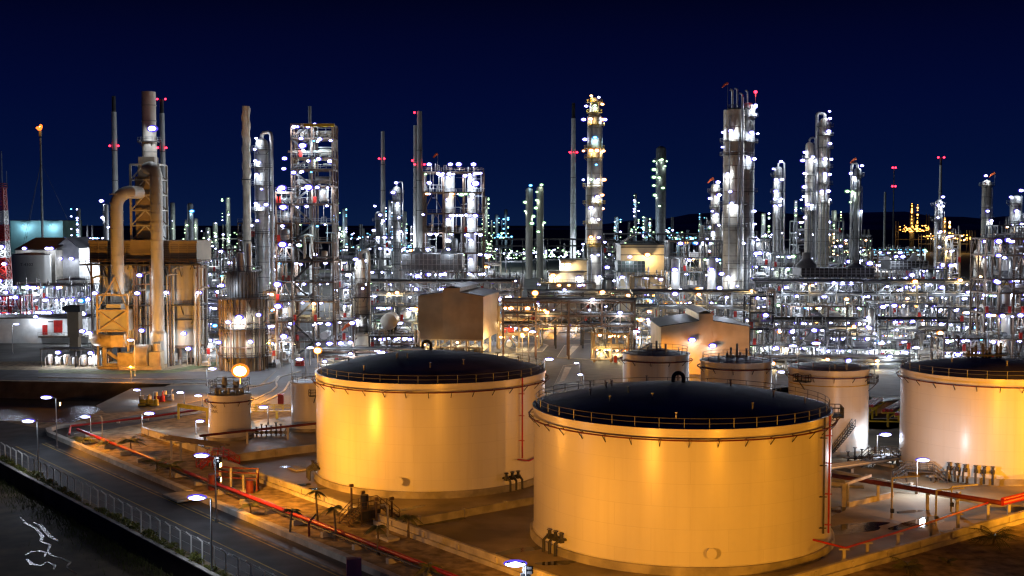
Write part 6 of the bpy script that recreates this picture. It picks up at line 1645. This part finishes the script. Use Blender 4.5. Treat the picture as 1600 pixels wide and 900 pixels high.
o = gp(400, 702); b = MB(); pts = [gp(312, 681, 2.2) - o, gp(500, 661, 2.2) - o]; b.tube([Vector((p.x, p.y, 2.2)) for p in pts], .2, 8); b.build('pipe', 'rust_red', t)
for a_ in (.04, .38, .72, .97):
    p = pts[0].lerp(pts[1], a_); b = MB(); b.box(p.x, p.y, 1.0, .32, .32, 2.0); b.box(p.x, p.y, 2.0, .9, .3, .14); b.build('support', 'pale_concrete', t)
t = thing('pipe_rack', 'low brown pipe rack in front of the pale wall left of the lettered tank', 'pipe rack', tuple(gp(295, 722)))
b = MB()
for x, y in ((-3.2, 2), (-1.2, 0), (1.5, -1.2), (4.2, -3)): b.bar((x, y, 0), (x, y, 3.2), .28); b.bar((x - .8, y - .3, 3.0), (x + .8, y + .3, 3.0), .24)
b.build('frame', 'beige_steel', t)
b = MB()
for i in range(3): b.tube([(-5 + i * .5, 2.6 + i * .6, 3.3), (6 + i * .5, -5 + i * .6, 3.3)], .18, 8)
b.build('pipe', 'brown_steel', t)
for lab, a, c in (('red pipe rack on yellow posts, left one before the right edge tank', (1350, 660), (1366, 648)), ('red pipe rack on yellow posts, middle one before the right edge tank', (1380, 668), (1424, 643)), ('red pipe rack on yellow posts, right one before the right edge tank', (1400, 674), (1440, 652))):
    p = gp(*a); v = gp(*c) - p; t = thing('pipe_rack', lab, 'pipe rack', tuple(p)); b = MB()
    for k in range(3): b.tube([Vector((k * .7, 0, 3.0)), v + Vector((k * .7, 0, 3.0))], .3, 8)
    b.build('pipe', 'red_paint', t)
    for f in (.02, .4, .8):
        b = MB(); e = v * f; b.bar((e.x + .7, e.y, 0), (e.x + .7, e.y, 2.8), .35); b.bar((e.x - .4, e.y, 2.6), (e.x + 2, e.y, 2.6), .3); b.bar((e.x + .7, e.y, 1.6), (e.x + 2.4, e.y, 2.6), .22); b.build('support', 'yellow_paint', t)
t = thing('pipe_rail', 'yellow horizontal rail in front of the red racks in the gap', 'rail', tuple(gp(1385, 676))); b = MB(); b.tube([(-6, 1, 1.9), (7, -.5, 1.9)], .14, 8); b.bar((-3, .6, 0), (-3, .6, 1.9), .2); b.bar((3, 0, 0), (3, 0, 1.9), .2); b.build('rail', 'yellow_paint', t)
# small things
t = thing('sign_board', 'small purple panel box at the bottom edge in the garden', 'panel', tuple(gp(553, 905))); b = MB(); b.box(0, 0, 1.1, 1.5, .7, 2.2, .2); b.build('box', 'purple_panel', t); b = MB(); b.box(0, 0, .05, 1.9, 1.1, .1, .2); b.build('plinth', 'concrete', t)
t = thing('red_cabinet', 'red fire cabinet on the dark road left of the plain small tank', 'cabinet', tuple(gp(439, 632))); b = MB(); b.box(0, 0, 1.0, 1.1, .8, 2.0); b.build('box', 'red_paint', t); b = MB(); b.box(0, 0, 2.06, 1.3, 1.0, .1); b.build('lid', 'red_paint', t)
for k, (lab, px_, py_) in enumerate((('low concrete block on the bund floor left of the golden tank', 464, 734), ('pale concrete slab with an upright pipe in front of the bund stair', 606, 842))):
    t = thing('concrete_block', lab, 'concrete block', tuple(gp(px_, py_))); b = MB(); b.box(0, 0, .14, 2.6, 1.6, .28, ANG_U); b.build('block', 'pale_concrete', t)
    if k: b = MB(); b.tube([(0, 0, 0), (0, 0, 3.6), (-.3, 0, 4.0), (-.8, 0, 3.9)], .12, 8); b.build('pipe', 'beige_steel', t)
t = thing('hydrant', 'small dark monitor hydrant on a post beside the red garden pipe', 'hydrant', tuple(gp(483, 838))); b = MB(); b.cyl(0, 0, 0, 1.6, .14, 8); b.bar((-.1, 0, 1.5), (.5, -.2, 2.2), .2); b.build('body', 'rust_red', t); b = MB(); b.bar((.4, -.2, 2.1), (.9, -.4, 2.7), .15); b.build('nozzle', 'dark_steel', t)
pm = MB(); pm.box(0, 0, .25, 2.4, 1.1, .3); pm.hdrum(-1.0, .4, 0, .85, .42, 10); pm.cyl(.8, 0, .4, 1.3, .45, 10); pm.tube([(.8, 0, 1.2), (.8, 0, 1.9), (.8, .8, 2.1)], .16, 8)
for k, (lab, px_, py_, m) in enumerate((('yellow footed pump on the apron behind the basin, left one', 226, 634, 'yellow_paint'), ('yellow footed pump on the apron behind the basin, right one', 238, 634, 'yellow_paint'), ('red capped pump on the apron behind the basin', 248, 628, 'red_paint'), ('silver pump with beige tanks on the apron behind the basin', 262, 626, 'galvanised'))):
    t = thing('pump', lab, 'pump', tuple(gp(px_, py_))); b = MB(); b.v, b.f, b.mi = list(pm.v), list(pm.f), list(pm.mi); b.build('body', m, t); b = MB(); b.cyl(-.9, .9, 0, 1.9, .5, 10); b.build('tank', 'cream_paint', t)
for k, (lab, px_, py_, m) in enumerate((('silver pump with a small tank on the paving just right of the fired heater', 276, 570, 'galvanised'), ('white pump with a small tank at the left foot of the round furnace', 322, 572, 'white_paint'), ('dark pump with a small tank between heater and round furnace', 300, 566, 'dark_steel'), ('grey pump with a small tank at the right foot of the round furnace', 424, 574, 'grey_steel'), ('white pump with a small tank under the annex of the frame tower', 446, 568, 'white_paint'), ('red pump with a small tank under the frame tower', 468, 572, 'red_paint'))):
    t = thing('pump', lab, 'pump', tuple(gp(px_, py_))); b = MB(); b.v, b.f, b.mi = list(pm.v), list(pm.f), list(pm.mi); b.build('body', m, t); b = MB(); b.cyl(-.9, 1.4, 0, 2.9, .8, 12); b.tube([(-.9, 1.4, 2.8), (-.9, 1.4, 4.2), (2.4, 1.4, 4.2), (2.4, 1.4, 0)], .16, 8); b.build('tank', 'cream_paint', t)
for k, (lab, px_, py_, w) in enumerate((('white lit pump skid under a canopy at the far left, left one', 92, 573, 4.4), ('white lit pump skid under a canopy left of the fired heater', 143, 574, 4.0))):
    g = gp(px_, py_); t = thing('pump_skid', lab, 'pump skid', tuple(g)); b = MB()
    for x in (-w, w):
        for y in (0, 4): b.bar((x, y, 0), (x, y, 4.4), .25)
    b.bb(-w - .3, w + .3, -.3, 4.4, 4.4, 4.6); b.build('canopy', 'dark_steel', t)
    b = MB()
    for i in range(4): b.drum(-w + 1.2 + i * (2 * w - 2.4) / 3, 2.5, .2, 3.0 - (i % 2) * .8, .7, 12)
    b.build('drum', 'white_paint', t)
    b = MB()
    for i in range(7): x = -w + .6 + i * (2 * w - 1.2) / 6; b.tube([(x, 1, 0), (x, 1, 2.2), (x + .5, 1.2, 2.6)], .12, 6)
    b.build('pipe', 'galvanised', t); lamp(t, (-.5, 1.0, 3.5), 'w', .9, 1600)
t = thing('horizontal_drum', 'fat brown horizontal drum on a deck left of the brown shed', 'drum', tuple(at(607, 530, 325)) if False else (at(607, 505, 325).x, 325, 0))
z = zt(503, 325); b = MB(); b.hdrum(-1, 9, 0, z, m_of(13, 325), 20, axis='y'); b.build('shell', 'cream_paint', t)
b = MB(); b.bb(-4.5, 5, -1, 10, z - 3.2, z - 2.9)
for x in (-4, 4.5):
    for y in (-.6, 9): b.bar((x, y, 0), (x, y, z - 3), .4)
for y in (1, 7): b.box(0, y, z - 2.4, 3, .4, 1.6)
b.build('stand', 'dark_steel', t); lamp(t, (2.2, -2, z - 4.5), 'w', .8, 900)
t = thing('windsock', 'red windsock on a pole left of the brown shed', 'windsock', (at(536, 520, 322).x, 322, 0)); z = zt(508, 322)
b = MB(); b.bar((2, 0, 0), (2, 0, z + .4), .12); b.build('pole', 'grey_steel', t); b = MB(); b.tube([(1.9, 0, z + .3), (.8, 0, z - .3), (-.3, 0, z - 1.4)], [.5, .4, .25], 8); b.build('sock', 'orange_cloth', t)
t = thing('windsock', 'orange windsock on a thin pole above the wide reactor frame', 'windsock', (at(684, 268, 424).x, 424, zt(268, 424))); z = zt(240, 424) - zt(268, 424)
b = MB(); b.bar((0, 0, 0), (0, 0, z), .14); b.build('pole', 'grey_steel', t); b = MB(); b.tube([(0, 0, z), (-.8, 0, z - .5), (-1.5, 0, z - 1.5)], [.5, .4, .25], 8); b.build('sock', 'orange_cloth', t)
# steam drifting from the far orange plant
sm = bpy.data.materials.new('steam'); sm.use_nodes = True
nn, ll = sm.node_tree.nodes, sm.node_tree.links
print('LAMPS', NL, 'OBJECTS', len(bpy.data.objects))
